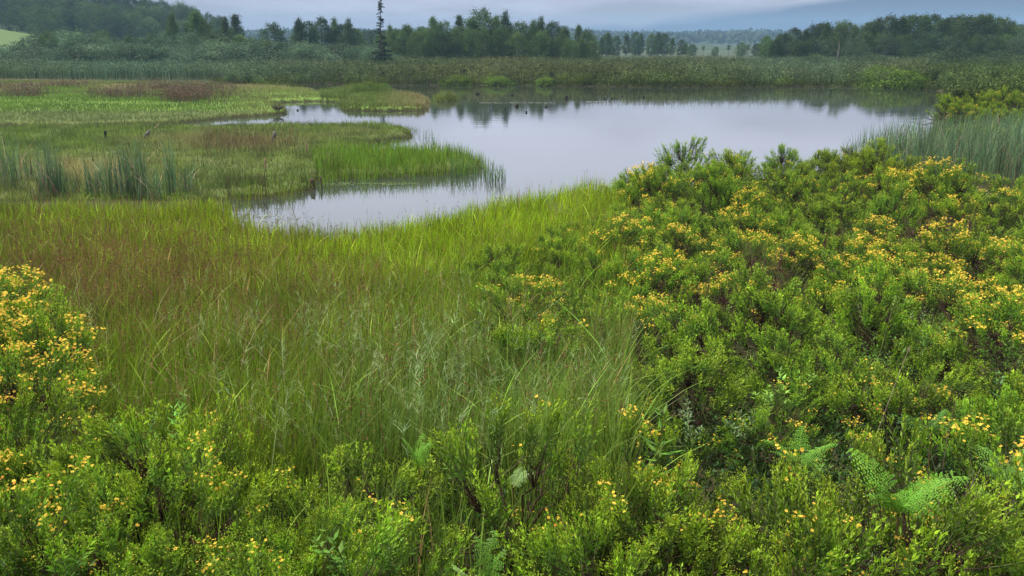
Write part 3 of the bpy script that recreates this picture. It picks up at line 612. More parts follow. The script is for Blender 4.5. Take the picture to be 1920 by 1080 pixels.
# yellow-green bushes at the far shore
row([(690, 152), (858, 142), (935, 143), (1020, 145), (1060, 142), (1095, 137), (1200, 138), (1218, 136), (1245, 142), (1320, 140)], ['bush'], 112.5, 'shore_bush', 'bush', '%s yellow-green bush from the left on the far shore', 'yellow-green far shore bushes', 1.35, 1.6, .6, -.7)
row([(1672, 124), (1694, 122), (1712, 134), (1740, 140)], ['bush'], 106, 'cove_bush', 'bush', '%s rounded yellow-green bush from the left at the pond\'s far right cove', 'bushes at the right cove', 1.05, 1.3, .8, -.7)
row([(668, 166), (680, 162), (697, 154), (708, 158), (722, 170)], ['bush'], 88, 'islet_bush', 'bush', '%s yellow-green bush from the left on the islet', 'bushes on the islet', 1.25, .8, .6, -.6)

# distant ridge canopy
def ridge():
    A = Acc(); n = 60000; X = rng.uniform(-1300, 1400, n); Y = rng.uniform(1000, 1650, n); P = np.stack([X, Y], -1); z = ground_z(P)
    z = z + 6 + 3 * waves(X, Y, .12, 61) + rng.normal(0, 1.2, n); Pt = np.stack([X, Y, z], -1)
    A.add(*rhombs(Pt, rng.normal(0, 1, (n, 3)), rng.normal(0, 1, (n, 3)), rng.uniform(3, 7, n), 4, jit((.05, .075, .035), n, .25)))
    tag(A.build('distant_forest', M_FAR), 'hazy blue forest covering the low ridge on the horizon', 'forest', kind='stuff')
ridge()

# lone spruce
def spruce():
    r = np.random.default_rng(77); d = 152; X = (716 - 960) / FPX * (d * math.cos(PITCH) + 4 * math.sin(PITCH)); H = top_h(-8, d)
    root = thing('spruce_tree', 'lone thin dark spruce with sparse ragged branches rising from the marsh', 'tree', (X, d, .3)); tr = Acc(); fo = Acc()
    z = np.linspace(0, H, 12); path = np.stack([.06 * np.sin(z * .7) + .012 * z, .03 * np.cos(z), z], -1); V, F = tubes(path[None], np.linspace(.15, .03, 12)[None], 6); tr.add(V, F, (.07, .06, .05))
    for i in range(170):
        t = r.uniform(.13, .99); zz = H * t; ln = (np.interp(t, [.1, .3, .45, .6, .8, 1], [2.3, 1.9, 1.1, .9, .65, .12]) * r.uniform(.5, 1.15)); a = r.uniform(0, 6.28)
        if .42 < t < .9 and r.random() < .32: continue
        d_ = np.array([math.cos(a), math.sin(a), -.28 + r.normal(0, .12)]); p0 = np.array([.012 * zz, 0, zz]); ts = np.linspace(0, 1, 4)[:, None]
        pth = p0 + d_ * ln * ts + np.array([0, 0, 1]) * (.18 * ln * ts ** 2); V, F = tubes(pth[None], np.array([[.03, .02, .014, .006]]), 3); tr.add(V, F, (.06, .055, .045))
        k = int(34 * ln + 6); u = r.uniform(.15, 1, k)[:, None]; B = p0 + d_ * ln * u + np.array([0, 0, 1]) * (.18 * ln * u ** 2) + r.normal(0, .05, (k, 3))
        fo.add(*rhombs(B, d_ * .6 + r.normal(0, .6, (k, 3)) + [0, 0, -.25], r.normal(0, 1, (k, 3)), r.uniform(.12, .3, k), .09, jit((.022, .038, .02), k, .25, r)))
    tr.build('trunk', M_BARK, root); fo.build('crown', M_FAR, root)
spruce()

# ------------------------------------------------------------------ shrubs
LEAFG = np.array([.175, .31, .018])
def make_shrub(seed, W=.62, H=.95, shoots=330, lps=26, leaf=(.034, .0085), flower=.35, bud=.6, fl_n=(2, 6), bare=.0, leafc=LEAFG, stemc=(.05, .03, .022), petal=.0095, upright=.5, fsz=1.0):
    """parts: stems, foliage, blossoms"""
    r = np.random.default_rng(seed); st = Acc(); fo = Acc(); fl = Acc()
    nl = 7; la = r.uniform(0, 6.28, nl); lr = np.sqrt(r.uniform(0, 1, nl)) * W * .75; lc = np.stack([np.cos(la) * lr, np.sin(la) * lr], -1); lh = H * r.uniform(.72, 1.05, nl) * (1 - .3 * (lr / W) ** 2); ls = W * r.uniform(.35, .55, nl)
    per = 9; nsp = max(4, shoots // per); ga = np.arange(nsp) * 2.39996 + r.uniform(0, 6.28); gr = np.sqrt((np.arange(nsp) + .5) / nsp) * W * 1.08
    sxy = np.stack([np.cos(ga) * gr, np.sin(ga) * gr], -1) + r.normal(0, .05 * W / .62, (nsp, 2))
    dd = np.linalg.norm(sxy[:, None] - lc[None], axis=-1) / ls; top = (lh * np.sqrt(np.clip(1 - (dd / 1.5) ** 2, .04, 1)))
    sz = top.max(1) * r.uniform(.72, 1.08, nsp); rim = gr / (W * 1.08); sz *= np.where(rim > .75, r.uniform(.45, 1, nsp), 1)
    sdir = unit(np.concatenate([sxy / W * (1 - upright) * 1.3, np.full((nsp, 1), .8)], -1) + r.normal(0, .12, (nsp, 3)))
    shoots = nsp * per; si = np.repeat(np.arange(nsp), per); off_ = r.normal(0, 1, (shoots, 3)) * [.042, .042, .02] * (H / .95)
    T = np.concatenate([sxy, sz[:, None]], -1)[si] + off_; T[:, 2] -= 3.0 * (off_[:, 0] ** 2 + off_[:, 1] ** 2)
    Dv = unit(sdir[si] + off_ * [3.5, 3.5, 0] + r.normal(0, .08, (shoots, 3)))
    SL = r.uniform(.15, .26, shoots) * H / .95; B = T - Dv * SL[:, None]; z = T[:, 2]; stone = r.uniform(.8, 1.2, nsp)
    # stems fork towards the shoots
    ns = 26; sa = r.uniform(0, 6.28, ns); fork = B[r.choice(shoots, ns, replace=False)] * [.72, .72, .72]; root = np.stack([np.cos(sa) * .09 * W, np.sin(sa) * .09 * W, np.full(ns, -.08)], -1)
    t = np.linspace(0, 1, 5)[None, :, None]; pth = root[:, None] * (1 - t) + fork[:, None] * t; pth[:, 1:-1] += r.normal(0, .02, (ns, 3, 3)); pth[..., 2] += .12 * H * np.sin(t[..., 0] * 3.14)
    rad = np.linspace(.0075, .0045, 5)[None] * r.uniform(.7, 1.25, (ns, 1)); V, F = tubes(pth, rad, 4); st.add(V, F, jit(stemc, len(V), .15, r))
    near = np.argmin(np.linalg.norm(B[:, None] - fork[None], axis=-1), 1); f0 = fork[near]; t = np.linspace(0, 1, 4)[None, :, None]
    p2 = f0[:, None] * (1 - t) + B[:, None] * t; p2[:, 1:3] += r.normal(0, .012, (shoots, 2, 3)); p2[:, 3] = B; V, F = tubes(p2, np.linspace(.0035, .0018, 4)[None] * np.ones((shoots, 1)), 3); st.add(V, F, jit(stemc, len(V), .2, r) * 1.2)
    p3 = np.stack([B, T], 1); V, F = tubes(p3, np.array([[.0018, .001]]) * np.ones((shoots, 1)), 3); st.add(V, F, (.10, .12, .04))
    live = r.uniform(0, 1, shoots) >= bare
    Bl, Tl, Dl, Sl = B[live], T[live], Dv[live], SL[live]; m = len(Bl); tone = jit(leafc, m, .10, r) * stone[si[live]][:, None]
    i = np.repeat(np.arange(m), lps); u = r.uniform(.02, 1.0, len(i)); az_ = r.uniform(0, 6.28, len(i))
    side = unit(np.cross(Dl, [0.3, .2, 1.0])); side2 = np.cross(Dl, side); out_ = side[i] * np.cos(az_)[:, None] + side2[i] * np.sin(az_)[:, None]
    P = Bl[i] + Dl[i] * (Sl[i] * u)[:, None]; ang = np.interp(u, [0, 1], [1.1, .45])[:, None]; D = Dl[i] * np.cos(ang) + out_ * np.sin(ang) + r.normal(0, .12, (len(i), 3))
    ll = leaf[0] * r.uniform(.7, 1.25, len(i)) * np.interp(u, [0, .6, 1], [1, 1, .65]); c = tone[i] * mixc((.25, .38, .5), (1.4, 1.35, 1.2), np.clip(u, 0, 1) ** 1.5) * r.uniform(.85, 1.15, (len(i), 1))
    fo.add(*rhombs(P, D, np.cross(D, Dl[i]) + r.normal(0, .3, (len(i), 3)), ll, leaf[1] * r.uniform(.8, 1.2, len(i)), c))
    # buds and blossoms
    bloom = r.uniform(0, 1, nsp) < flower; bm = r.uniform(0, 1, m) < bud; Tb = Tl[bm]; k = 9; ib = np.repeat(np.arange(len(Tb)), k); Pb = Tb[ib] + r.normal(0, .015, (len(ib), 3)) * fsz
    s_ = .0062 * fsz
    for q in range(2):
        Dq = r.normal(0, 1, (len(ib), 3)); fl.add(*rhombs(Pb - unit(Dq) * s_ / 2, Dq, r.normal(0, 1, (len(ib), 3)), s_, s_ * .9, jit((.36, .46, .05), len(ib), .2, r), .5))
    fm = np.where((bloom[si[live]] & (r.uniform(0, 1, m) < .8) | (r.uniform(0, 1, m) < flower * .12)) & (Tl[:, 2] > H * .35))[0]; cnt = r.integers(fl_n[0], fl_n[1] + 1, len(fm)); ifl = np.repeat(fm, cnt)
    if len(ifl):
        C = Tl[ifl] + r.normal(0, .020, (len(ifl), 3)) * [1, 1, .4] * fsz + [0, 0, .012]; nrm = unit(r.normal(0, .45, C.shape) + [0, 0, 1.0]); sa_ = unit(np.cross(nrm, [1, .2, 0])); sb = np.cross(nrm, sa_)
        pc = jit((.92, .62, .08), len(C), .06, r); old = r.uniform(0, 1, len(C)) < .06; pc[old] = (.62, .25, .04); ph = r.uniform(0, 6.28, len(C))
        for q in range(5):
            an = ph + q * 1.2566; D = sa_ * np.cos(an)[:, None] + sb * np.sin(an)[:, None] + nrm * .25
            fl.add(*rhombs(C, D, np.cross(D, nrm), petal * fsz, petal * fsz * .62, pc * r.uniform(.9, 1.1, (len(C), 1)), .6))
        for q in range(3):
            D = nrm + r.normal(0, .5, C.shape); fl.add(*rhombs(C, D, r.normal(0, 1, C.shape), .007 * fsz, .003 * fsz, (.85, .62, .12)))
    return st, fo, fl
def shrub_proto(seed, label, **kw):
    root = thing('flowering_shrub', label, 'shrub'); s, f, b = make_shrub(seed, **kw)
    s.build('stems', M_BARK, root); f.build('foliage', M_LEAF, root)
    if b.V and b.n: b.build('blossoms', M_PETAL, root)
    return root
NEAR = [dict(flower=.10, bud=.9, shoots=380, lps=28, fl_n=(1, 2)), dict(flower=.32, bud=.85, shoots=370, fl_n=(1, 3)), dict(flower=.5, bud=.7, shoots=330, fl_n=(1, 4)), dict(flower=.02, bud=.6, shoots=420, leaf=(.042, .010), lps=26, upright=.75, fl_n=(1, 2)), dict(flower=.1, bud=.6, shoots=230, bare=.1, fl_n=(1, 3))]
FARV = [dict(flower=.16, bud=.8, shoots=520, lps=16, leaf=(.036, .012), fsz=1.35, fl_n=(1, 3)), dict(flower=.42, bud=.8, shoots=520, lps=14, leaf=(.036, .012), fsz=1.45, fl_n=(2, 4)),
        dict(flower=.05, bud=.8, shoots=560, lps=16, leaf=(.036, .012), fsz=1.3, fl_n=(1, 2)), dict(flower=.01, bud=.4, shoots=560, lps=16, leaf=(.038, .012), fsz=1.3, fl_n=(1, 2)), dict(flower=.15, bud=.3, shoots=200, lps=14, leaf=(.042, .013), bare=.25, fsz=1.3, fl_n=(1, 3))]
BROWN = dict(flower=.0, bud=.0, shoots=330, lps=9, leaf=(.03, .008), bare=.35, leafc=np.array([.13, .085, .04]), stemc=(.13, .07, .05))
sp = {}
def get_proto(kind, j):
    if (kind, j) not in sp:
        kw = {'near': NEAR, 'far': FARV, 'brown': [BROWN]}[kind][j]; sp[(kind, j)] = [shrub_proto(300 + j + {'near': 0, 'far': 20, 'brown': 40}[kind], 'x', **kw), False]
    return sp[(kind, j)]
def put_shrub(kind, j, P, sc, rz, tint, label, group, zs=1.0):
    pr = get_proto(kind, j); z = float(ground_z(P[None])[0]); loc = (P[0], P[1], z - .02)
    if not pr[1]:
        pr[1] = True; root = pr[0]; root.location = loc; root.rotation_euler = (0, 0, rz); root.scale = (sc, sc, sc * zs); root['label'] = label; root['group'] = group
        for c in root.children:
            if c.name.startswith('foliage'): c.color = (*tint, 1)
        return root
    return dup(pr[0], loc, rz, (sc, sc, sc * zs), label, group, tint)
# world regions of the shrub masses, from crown-level outlines in the picture
MASS = [(905, 545), (930, 470), (1010, 455), (1100, 410), (1150, 360), (1165, 318), (1235, 285), (1320, 290), (1400, 262), (1480, 258), (1600, 278), (1650, 320), (1740, 322), (1960, 345),
        (1990, 520), (2020, 760), (1700, 760), (1560, 720), (1420, 760), (1330, 720), (1200, 700), (1060, 660), (970, 620)]
FRONT = [(-60, 860), (60, 850), (160, 815), (260, 800), (400, 830), (560, 845), (700, 850), (850, 850), (930, 850), (1060, 850), (1200, 850), (1330, 900), (1420, 930), (1560, 900), (1640, 860), (1760, 880),
         (1990, 860), (2050, 1200), (1500, 1210), (960, 1220), (400, 1210), (-150, 1200)]
LEFT = [(-160, 540), (-20, 555), (50, 585), (90, 640), (120, 700), (90, 760), (30, 850), (-160, 850)]
def spread_pts(poly, spacing, r, maxn):
    C = scatter(poly, 6000, r); out = []
    for p in C:
        s = spacing(np.hypot(*p))
        if all((p[0] - q[0]) ** 2 + (p[1] - q[1]) ** 2 > s * s for q in out): out.append(p)
        if len(out) >= maxn: break
    return out
rs = np.random.default_rng(9); shr = []
PM = poly_world(MASS, .85); PFt = poly_world([(x, min(y, 1079)) for x, y in FRONT], .75); PL_ = poly_world(LEFT, .85)
# extend the front outline under the bottom of the frame
front_pts = spread_pts(np.array([p for p in PFt]), lambda d: .56, rs, 60)
for x in np.arange(240, 1240, 78):
    p = px_surf(x, 872 + 18 * math.sin(x * .02), .85)
    front_pts = [q for q in front_pts if np.hypot(*(q - p)) > .34]; front_pts.append(p)
for x in np.linspace(-2.2, 2.4, 10): front_pts.append(np.array([x + rs.normal(0, .08), 1.95 + rs.normal(0, .08)]))
mass_pts = spread_pts(PM, lambda d: np.interp(d, [5, 12, 32], [.92, 1.12, 1.42]), rs, 215)
left_pts = spread_pts(PL_, lambda d: .6, rs, 12)
lst = []
for reg, pts in (('front', front_pts), ('mass', mass_pts), ('left', left_pts)):
    for p in pts:
        if water_sd(p[None])[0] < .3: continue
        d = float(np.hypot(*p)); z = float(ground_z(p[None])[0]); px, py = to_px(p[0], p[1], z + .8); lst.append((reg, p, d, float(px), float(py)))
bands = {}
for it in lst:
    reg, p, d, px, py = it
    if reg == 'mass': b = ('mass', 0 if d < 7 else 1 if d < 10 else 2 if d < 14 else 3 if d < 19 else 4 if d < 25 else 5)
    elif reg == 'front': b = ('front', 0 if d < 2.4 else 1 if d < 3.1 else 2)
    else: b = ('left', 0)
    bands.setdefault(b, []).append(it)
DESC = {('front', 0): 'lush green shrub cut by the picture\'s bottom, %s from the left', ('front', 1): 'leafy green shrub, %s from the left in the front row', ('front', 2): 'flowering shrub, %s from the left where shrubs meet tall grass',
        ('left', 0): 'yellow-flowering shrub with dark twigs, %s from the left in the left-edge clump', ('mass', 0): 'nearest thicket row beyond the ferns, %s shrub from the left',
        ('mass', 1): 'second row of the right thicket, %s flowering shrub from the left', ('mass', 2): 'third row of the right thicket, %s flowering shrub from the left',
        ('mass', 3): 'middle rows of the right thicket, %s golden-flowered shrub from the left', ('mass', 4): 'back rows of the right thicket, %s green shrub from the left', ('mass', 5): 'hindmost shrubs against the pond and cattails, %s from the left'}
GRP = {'front': 'shrubs across the front', 'left': 'shrubs at the left edge', 'mass': 'shrubs of the right thicket'}
bare_brown = [(1340, 520, 60, 45), (1495, 490, 45, 35), (1775, 420, 50, 30), (1240, 335, 40, 30), (1440, 290, 40, 20), (1100, 380, 30, 20)]
for b, its in bands.items():
    its.sort(key=lambda t: t[3])
    for i, (reg, p, d, px, py) in enumerate(its):
        u = rs.random(); wv_ = float(waves(np.array(p[0]), np.array(p[1]), .55, 71)); tb = 1.0 + .18 * wv_ + rs.normal(0, .1)
        tint = np.array([tb * rs.uniform(.9, 1.15), tb, tb * rs.uniform(.7, 1.2)]); kind = 'near' if d < 7.5 else 'far'
        if reg == 'front': j = rs.choice([0, 1, 2, 3, 4], p=[.3, .35, .1, .2, .05]) if px < 900 else rs.choice([0, 1, 2, 4], p=[.15, .4, .35, .1])
        elif reg == 'left': j = rs.choice([1, 2]) if kind == 'near' else rs.choice([0, 1])
        else:
            gold = math.exp(-(((px - 1400) / 300) ** 2 + ((py - 470) / 100) ** 2)) + .8 * math.exp(-(((px - 1850) / 130) ** 2 + ((py - 500) / 160) ** 2))
            if kind == 'near': j = rs.choice([0, 1, 2, 3, 4], p=[.2, .3, .15, .2, .15])
            else: j = 1 if u < gold * .6 else 0 if u < gold * .8 + .2 else rs.choice([2, 3, 4], p=[.5, .3, .2])
            if py < 330: tint = tint * [1.0, .85, .7]; j = rs.choice([2, 3])
        if any(abs(px - x) < rx and abs(py - y) < ry for x, y, rx, ry in bare_brown) and rs.random() < .45: kind, j = 'brown', 0; tint = np.ones(3)
        sc = float(np.exp(rs.normal(0, .14))) * np.interp(d, [1, 4, 10, 32], [.78, .9, 1.15, 1.5]); zs = np.interp(d, [0, 8, 20, 34], [1, 1.02, .98, .95]) * float(np.exp(rs.normal(0, .12)))
        if reg == 'mass' and d > 20 and 1110 < px < 1660: g_ = float(np.interp(px, [1110, 1400, 1480, 1640], [0, 1, 1, .25])); sc *= .95 + .15 * g_; zs *= .88 + .20 * g_
        if reg == 'left': sc *= 1.12; zs *= 1.08; j = rs.choice([1, 2], p=[.5, .5]) if kind == 'near' else 1
        if kind == 'brown' and py < 345: kind, j = 'far', 3
        lab = DESC[b] % ordinal(i + 1)
        if kind == 'brown': lab = lab.replace('golden-flowered', 'bare').replace('flowering', 'bare').replace('green', 'bare').replace('shrub', 'brown-twigged shrub', 1)
        put_shrub(kind, int(j), p, sc, rs.uniform(0, 6.28), tint, lab, GRP[reg], zs)
print('SHRUBS', len(lst), {k: len(v) for k, v in bands.items()})
# big yellow-green shrubs on the far right shore
k = 0
for (x, y, s, c) in sorted([(1790, 212, 2.3, 0), (1835, 205, 2.3, 0), (1880, 200, 2.4, 1), (1925, 205, 2.3, 0), (1815, 222, 2.0, 1), (1860, 232, 1.9, 0), (1905, 235, 2.0, 1), (1950, 240, 2, 0), (1790, 262, 1.5, 0), (1845, 262, 1.5, 1)]):
    k += 1; P = px_surf(x, y + 8, .4)
    put_shrub('far', 0 if c else 2, P, s, k * 1.3, np.array([.95, .85, .5]), 'big yellow-green shrub on the right shore, %s from the left' % ordinal(k), 'big shrubs on the right shore')

# ------------------------------------------------------------------ undergrowth between the shrubs
def undergrowth():
    A = Acc(); n = 60000
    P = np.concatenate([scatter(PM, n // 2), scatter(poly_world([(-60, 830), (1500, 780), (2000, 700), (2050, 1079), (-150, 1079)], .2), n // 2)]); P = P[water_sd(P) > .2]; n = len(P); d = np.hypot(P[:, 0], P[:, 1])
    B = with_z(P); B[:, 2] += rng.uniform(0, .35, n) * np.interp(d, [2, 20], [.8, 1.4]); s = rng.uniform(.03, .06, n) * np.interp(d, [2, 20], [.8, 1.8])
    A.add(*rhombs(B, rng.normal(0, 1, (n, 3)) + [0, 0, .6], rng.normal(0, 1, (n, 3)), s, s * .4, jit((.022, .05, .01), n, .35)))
    m = 9000; Q = P[:m] + rng.normal(0, .05, (m, 2)); A.add(*blades(with_z(Q), rng.uniform(.3, .8, m), .007, rng.uniform(0, 6.28, m), rng.uniform(.1, .6, m), jit((.06, .09, .02), m, .2), jit((.10, .17, .03), m, .2), 3))
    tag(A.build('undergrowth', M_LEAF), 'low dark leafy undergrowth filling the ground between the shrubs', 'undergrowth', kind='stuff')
undergrowth()

# ------------------------------------------------------------------ cattails
def cattail_leaves(A, B, h, w, r, spread=.25, dead=.12):
    n = len(B); c = jit((.125, .21, .095), n, .28, r); dd = r.uniform(0, 1, n) < dead; c[dd] = jit((.30, .24, .15), dd.sum(), .2, r)
    lean = np.abs(r.normal(0, spread, n)); lean[dd] += .4
    A.add(*blades(B, h, w, r.uniform(0, 6.28, n), lean, c * .8, c, 4, bend=2.2, r=r))
def cattail_clump(i, x, ybase, hpx, n, rad, label, spikes=1):
    P = px_surf(x, ybase, 0.05); d = float(np.hypot(*P)); z = float(ground_z(P[None])[0]); H = hpx / FPX * d; r = np.random.default_rng(500 + i)
    root = thing('cattail_clump', label, 'cattails', (P[0], P[1], max(z, -.05)), 'cattail clumps on the left bank'); A = Acc(); S = Acc()
    a = r.uniform(0, 6.28, n); q = np.sqrt(r.uniform(0, 1, n)) * rad; B = np.stack([np.cos(a) * q, np.sin(a) * q, np.full(n, -.03)], -1)
    cattail_leaves(A, B, r.uniform(.5, 1.0, n) * H, .03, r, .14); A.build('leaves', M_REED, root)
    m = int(n * .25); A2 = Acc(); B2 = np.stack([r.normal(0, rad * .8, m), r.normal(0, rad * .8, m), np.zeros(m)], -1); cc = jit((.22, .17, .11), m, .25, r)
    A2.add(*blades(B2, r.uniform(.15, .45, m) * H, .018, r.uniform(0, 6.28, m), r.uniform(.3, 1.2, m), cc * .8, cc, 3, r=r)); A2.build('dead_leaves', M_REED, root)
    for k in range(spikes):
        b = B[k]; hh = H * r.uniform(.75, .9); S.add(*[v for v in (tubes(np.array([[[b[0], b[1], 0], [b[0], b[1], hh + .12]]]), np.array([[.005, .003]]), 4))], (.2, .22, .1))
        V, F = tubes(np.array([[[b[0], b[1], hh - .16], [b[0], b[1], hh - .15], [b[0], b[1], hh + .01], [b[0], b[1], hh + .02]]]), np.array([[.003, .017, .017, .003]]), 8); S.add(V, F, (.035, .018, .01))
    if spikes: S.build('seed_spike', M_BARK, root)
for i, a in enumerate([(12, 352, 115, 90, .55, 'leftmost blue-green cattail clump, cut by the picture edge', 0), (60, 335, 60, 30, .3, 'small thin cattail clump right of the leftmost one', 0), (100, 366, 108, 110, .4, 'dense dark blue-green cattail clump over tan grass', 0),
                       (128, 362, 60, 45, .4, 'low spreading cattail clump leaning right of the dense one', 0), (180, 366, 85, 40, .3, 'thin cattail clump between the two dense ones', 1), (208, 368, 95, 55, .3, 'upright narrow cattail clump left of the tallest', 0),
                       (252, 366, 120, 120, .42, 'densest broad blue-green cattail clump with dead brown leaves', 1), (285, 372, 70, 50, .4, 'half-dead brown and green cattail clump', 0), (322, 366, 122, 45, .18, 'tallest narrow cattail clump near the inlet', 0),
                       (350, 360, 70, 35, .25, 'low cattail clump with brown roots beside the inlet', 0)]):
    cattail_clump(i, *a)
for i, (x, y, h, n, rad, lab) in enumerate([(812, 288, 62, 14, .12, 'few tall reed blades rising from the sedge point'), (596, 262, 52, 8, .15, 'thin reed blades standing on the low bank beyond the inlet'),
                                            (868, 330, 50, 60, .6, 'reed clump at the tip of the sedge bed'), (930, 338, 42, 70, .45, 'separate reed clump standing in open water'), (895, 333, 38, 26, .45, 'sparse reeds between the two pond clumps'), (800, 258, 24, 12, .2, 'thin reeds at the end of the low grass spit')]):
    P = px_plane(x, y); d = float(np.hypot(*P)); r = np.random.default_rng(600 + i); root = thing('reed_clump', lab, 'reeds', (P[0], P[1], -.02), 'reed clumps in the pond'); A = Acc()
    a = r.uniform(0, 6.28, n); q = np.sqrt(r.uniform(0, 1, n)) * rad; B = np.stack([np.cos(a) * q, np.sin(a) * q * 1.2, np.full(n, -.05)], -1); c = jit((.10, .20, .05), n, .2, r)
    A.add(*blades(B, r.uniform(.6, 1.05, n) * h / FPX * d, .02, r.uniform(0, 6.28, n), np.abs(r.normal(.05, .22, n)), c * .8, c, 4, r=r)); A.build('leaves', M_REED, root)
def cattail_stand():
    A = Acc(); poly = px_plane([1560, 1600, 1680, 1760, 1830, 1990, 1990, 1760, 1640], [322, 306, 290, 285, 280, 275, 352, 352, 338], .1); n = 3800
    P = scatter(poly, n); P = P[water_sd(P) > -2.5]; n = len(P); x, y = to_px(P[:, 0], P[:, 1], .1); h = np.interp(x, [1560, 1650, 1720, 1920], [1.5, 1.85, 2.0, 2.0]) * rng.uniform(.5, 1.12, n)
    B = with_z(P); B[:, 2] = np.maximum(B[:, 2], -.05); cattail_leaves(A, B, h, .026, rng, .22, .10)
    tag(A.build('cattail_stand', M_REED), 'wide stand of tall blue-green cattails behind the right thicket', 'cattails', kind='stuff')
cattail_stand()

# ------------------------------------------------------------------ small foreground plants
def frond(A, base, az, L_, up, r, col, wid=.30, droop=.5):
    n = 15; t = np.linspace(0, 1, n + 1); f = np.array([math.cos(az), math.sin(az), 0]); sd_ = np.array([-math.sin(az), math.cos(az), 0])
    bendy = r.normal(0, .12); th = up - droop * t * 1.8; step = L_ / n; pts = [np.array(base, float)]
    for i in range(n): pts.append(pts[-1] + step * (f * math.cos(th[i]) + sd_ * bendy * t[i] * 2 + np.array([0, 0, 1]) * math.sin(th[i])))
    pts = np.array(pts); V, F = tubes(pts[None], np.linspace(.0022, .0007, n + 1)[None], 3); A.add(V, F, np.array(col) * [1.1, .8, .7])
    roll = r.normal(0, .25)
    for s in (-1, 1):
        for i in range(2, n):
            if r.random() < .07: continue
            tt = i / n; pl = L_ * wid * max(.08, (1.03 - tt)) ** .8 * (1 if tt > .25 else tt / .25 * .5 + .5) * r.uniform(.85, 1.1); d = pts[i] - pts[i - 1]; d = d / np.linalg.norm(d)
            nrm = np.cross(d, sd_); pd = sd_ * s * .9 + d * (.38 + r.normal(0, .05)) + nrm * (roll * s + r.normal(0, .08)) - np.array([0, 0, .10]); pd /= np.linalg.norm(pd); m = max(4, int(pl / .009)); u = np.linspace(.05, 1, m)
            B = pts[i] + pd * pl * u[:, None] - np.array([0, 0, 1]) * (.25 * pl * u ** 2)[:, None]; ll = np.minimum(step * .62, pl * .3) * (1.1 - u) ** .6 + .002
            c = jit(col, m, .12, r)
            for q in (-1, 1):
                D = np.cross(nrm, pd) * q + pd * .55 + r.normal(0, .1, (m, 3)); A.add(*rhombs(B, D, pd + 0 * D, ll, .006, c))
def fern(i, x, y, off, L_, n, label, col=(.13, .31, .03), up=1.05, azs=None):
    P = px_surf(x, y, off); z = float(ground_z(P[None])[0]); r = np.random.default_rng(800 + i); root = thing('fern', label, 'fern', (P[0], P[1], z), 'ferns among the shrubs'); A = Acc(); S = Acc()
    c0 = off - L_ * .35
    azl = azs or [r.uniform(0, 6.28) for _ in range(n)]
    for a in azl: frond(A, (0, 0, max(.05, c0)), a, L_ * r.uniform(.6, 1.15), up + r.normal(0, .22), r, col)
    V, F = tubes(np.array([[[0, 0, -.05], [.01, 0, max(.05, c0) / 2], [0, 0, max(.05, c0)]]]), np.array([[.006, .005, .004]]), 5); S.add(V, F, (.12, .08, .03))
    A.build('fronds', M_LEAF, root); S.build('stalk', M_BARK, root)
fern(0, 1690, 925, .9, .30, 9, 'bright green lacy fern bowl above the shrubs near the bottom right')
fern(1, 1500, 845, .70, .32, 6, 'bright green fern with spreading fronds beside the tall grass', azs=[2.9, 2.4, .4, .1, 1.3])
fern(2, 1900, 880, .9, .30, 7, 'pale bright fern at the right edge of the picture', (.16, .34, .05))
fern(3, 915, 1070, .70, .24, 5, 'dark green fern with upright fronds at the bottom centre', (.085, .2, .02), 1.35, [1.5, 2.2, .8, -1.3])
fern(4, 1750, 790, .7, .3, 5, 'dark green fern half hidden in the shade below the right thicket', (.08, .2, .03))
fern(5, 785, 860, .66, .2, 6, 'small dark green fern standing among yellow blossoms', (.12, .27, .025), 1.3)
fern(6, 962, 895, .66, .17, 3, 'pale silvery-green frond fan leaning right over the shrubs', (.18, .29, .09), .9, [.9, 1.3, .4])
fern(7, 880, 1070, .75, .14, 3, 'pale yellow-green curled frond beside the dark fern', (.18, .3, .07), 1.1)
fern(8, 1780, 1000, .5, .25, 3, 'small low fern in the gap at the bottom right', (.16, .32, .08))
def weed(i, P, H, n, leaf, col, label, group, name='leafy_weed'):
    z = float(ground_z(P[None])[0]); r = np.random.default_rng(900 + i); root = thing(name, label, 'plant', (P[0], P[1], z), group); A = Acc(); S = Acc()
    for s in range(n):
        a = r.uniform(0, 6.28); tip = np.array([math.cos(a) * H * r.uniform(.1, .4), math.sin(a) * H * r.uniform(.1, .4), H * r.uniform(.7, 1.05)]); t = np.linspace(0, 1, 5)[:, None]; pth = tip * t + np.array([0, 0, .08]) * np.sin(t * 3.14)
        V, F = tubes(pth[None], np.linspace(.004, .0015, 5)[None], 3); S.add(V, F, (.09, .08, .03)); m = 26; u = np.sort(r.uniform(.25, 1, m)); B = tip * u[:, None] + np.array([0, 0, .08]) * np.sin(u * 3.14)[:, None]
        an = np.arange(m) * 2.4; D = np.stack([np.cos(an), np.sin(an), r.uniform(.1, .9, m)], -1); ll = leaf[0] * r.uniform(.7, 1.15, m) * np.interp(u, [.25, .8, 1], [1, 1, .55])
        A.add(*rhombs(B, D, np.cross(D, [0, 0, 1]), ll, leaf[1] * ll / leaf[0], jit(col, m, .13, r), .42, .15))
    A.build('leaves', M_LEAF, root); S.build('stems', M_BARK, root)
DK, SV, LM = (.085, .18, .022), (.19, .26, .12), (.22, .40, .06)
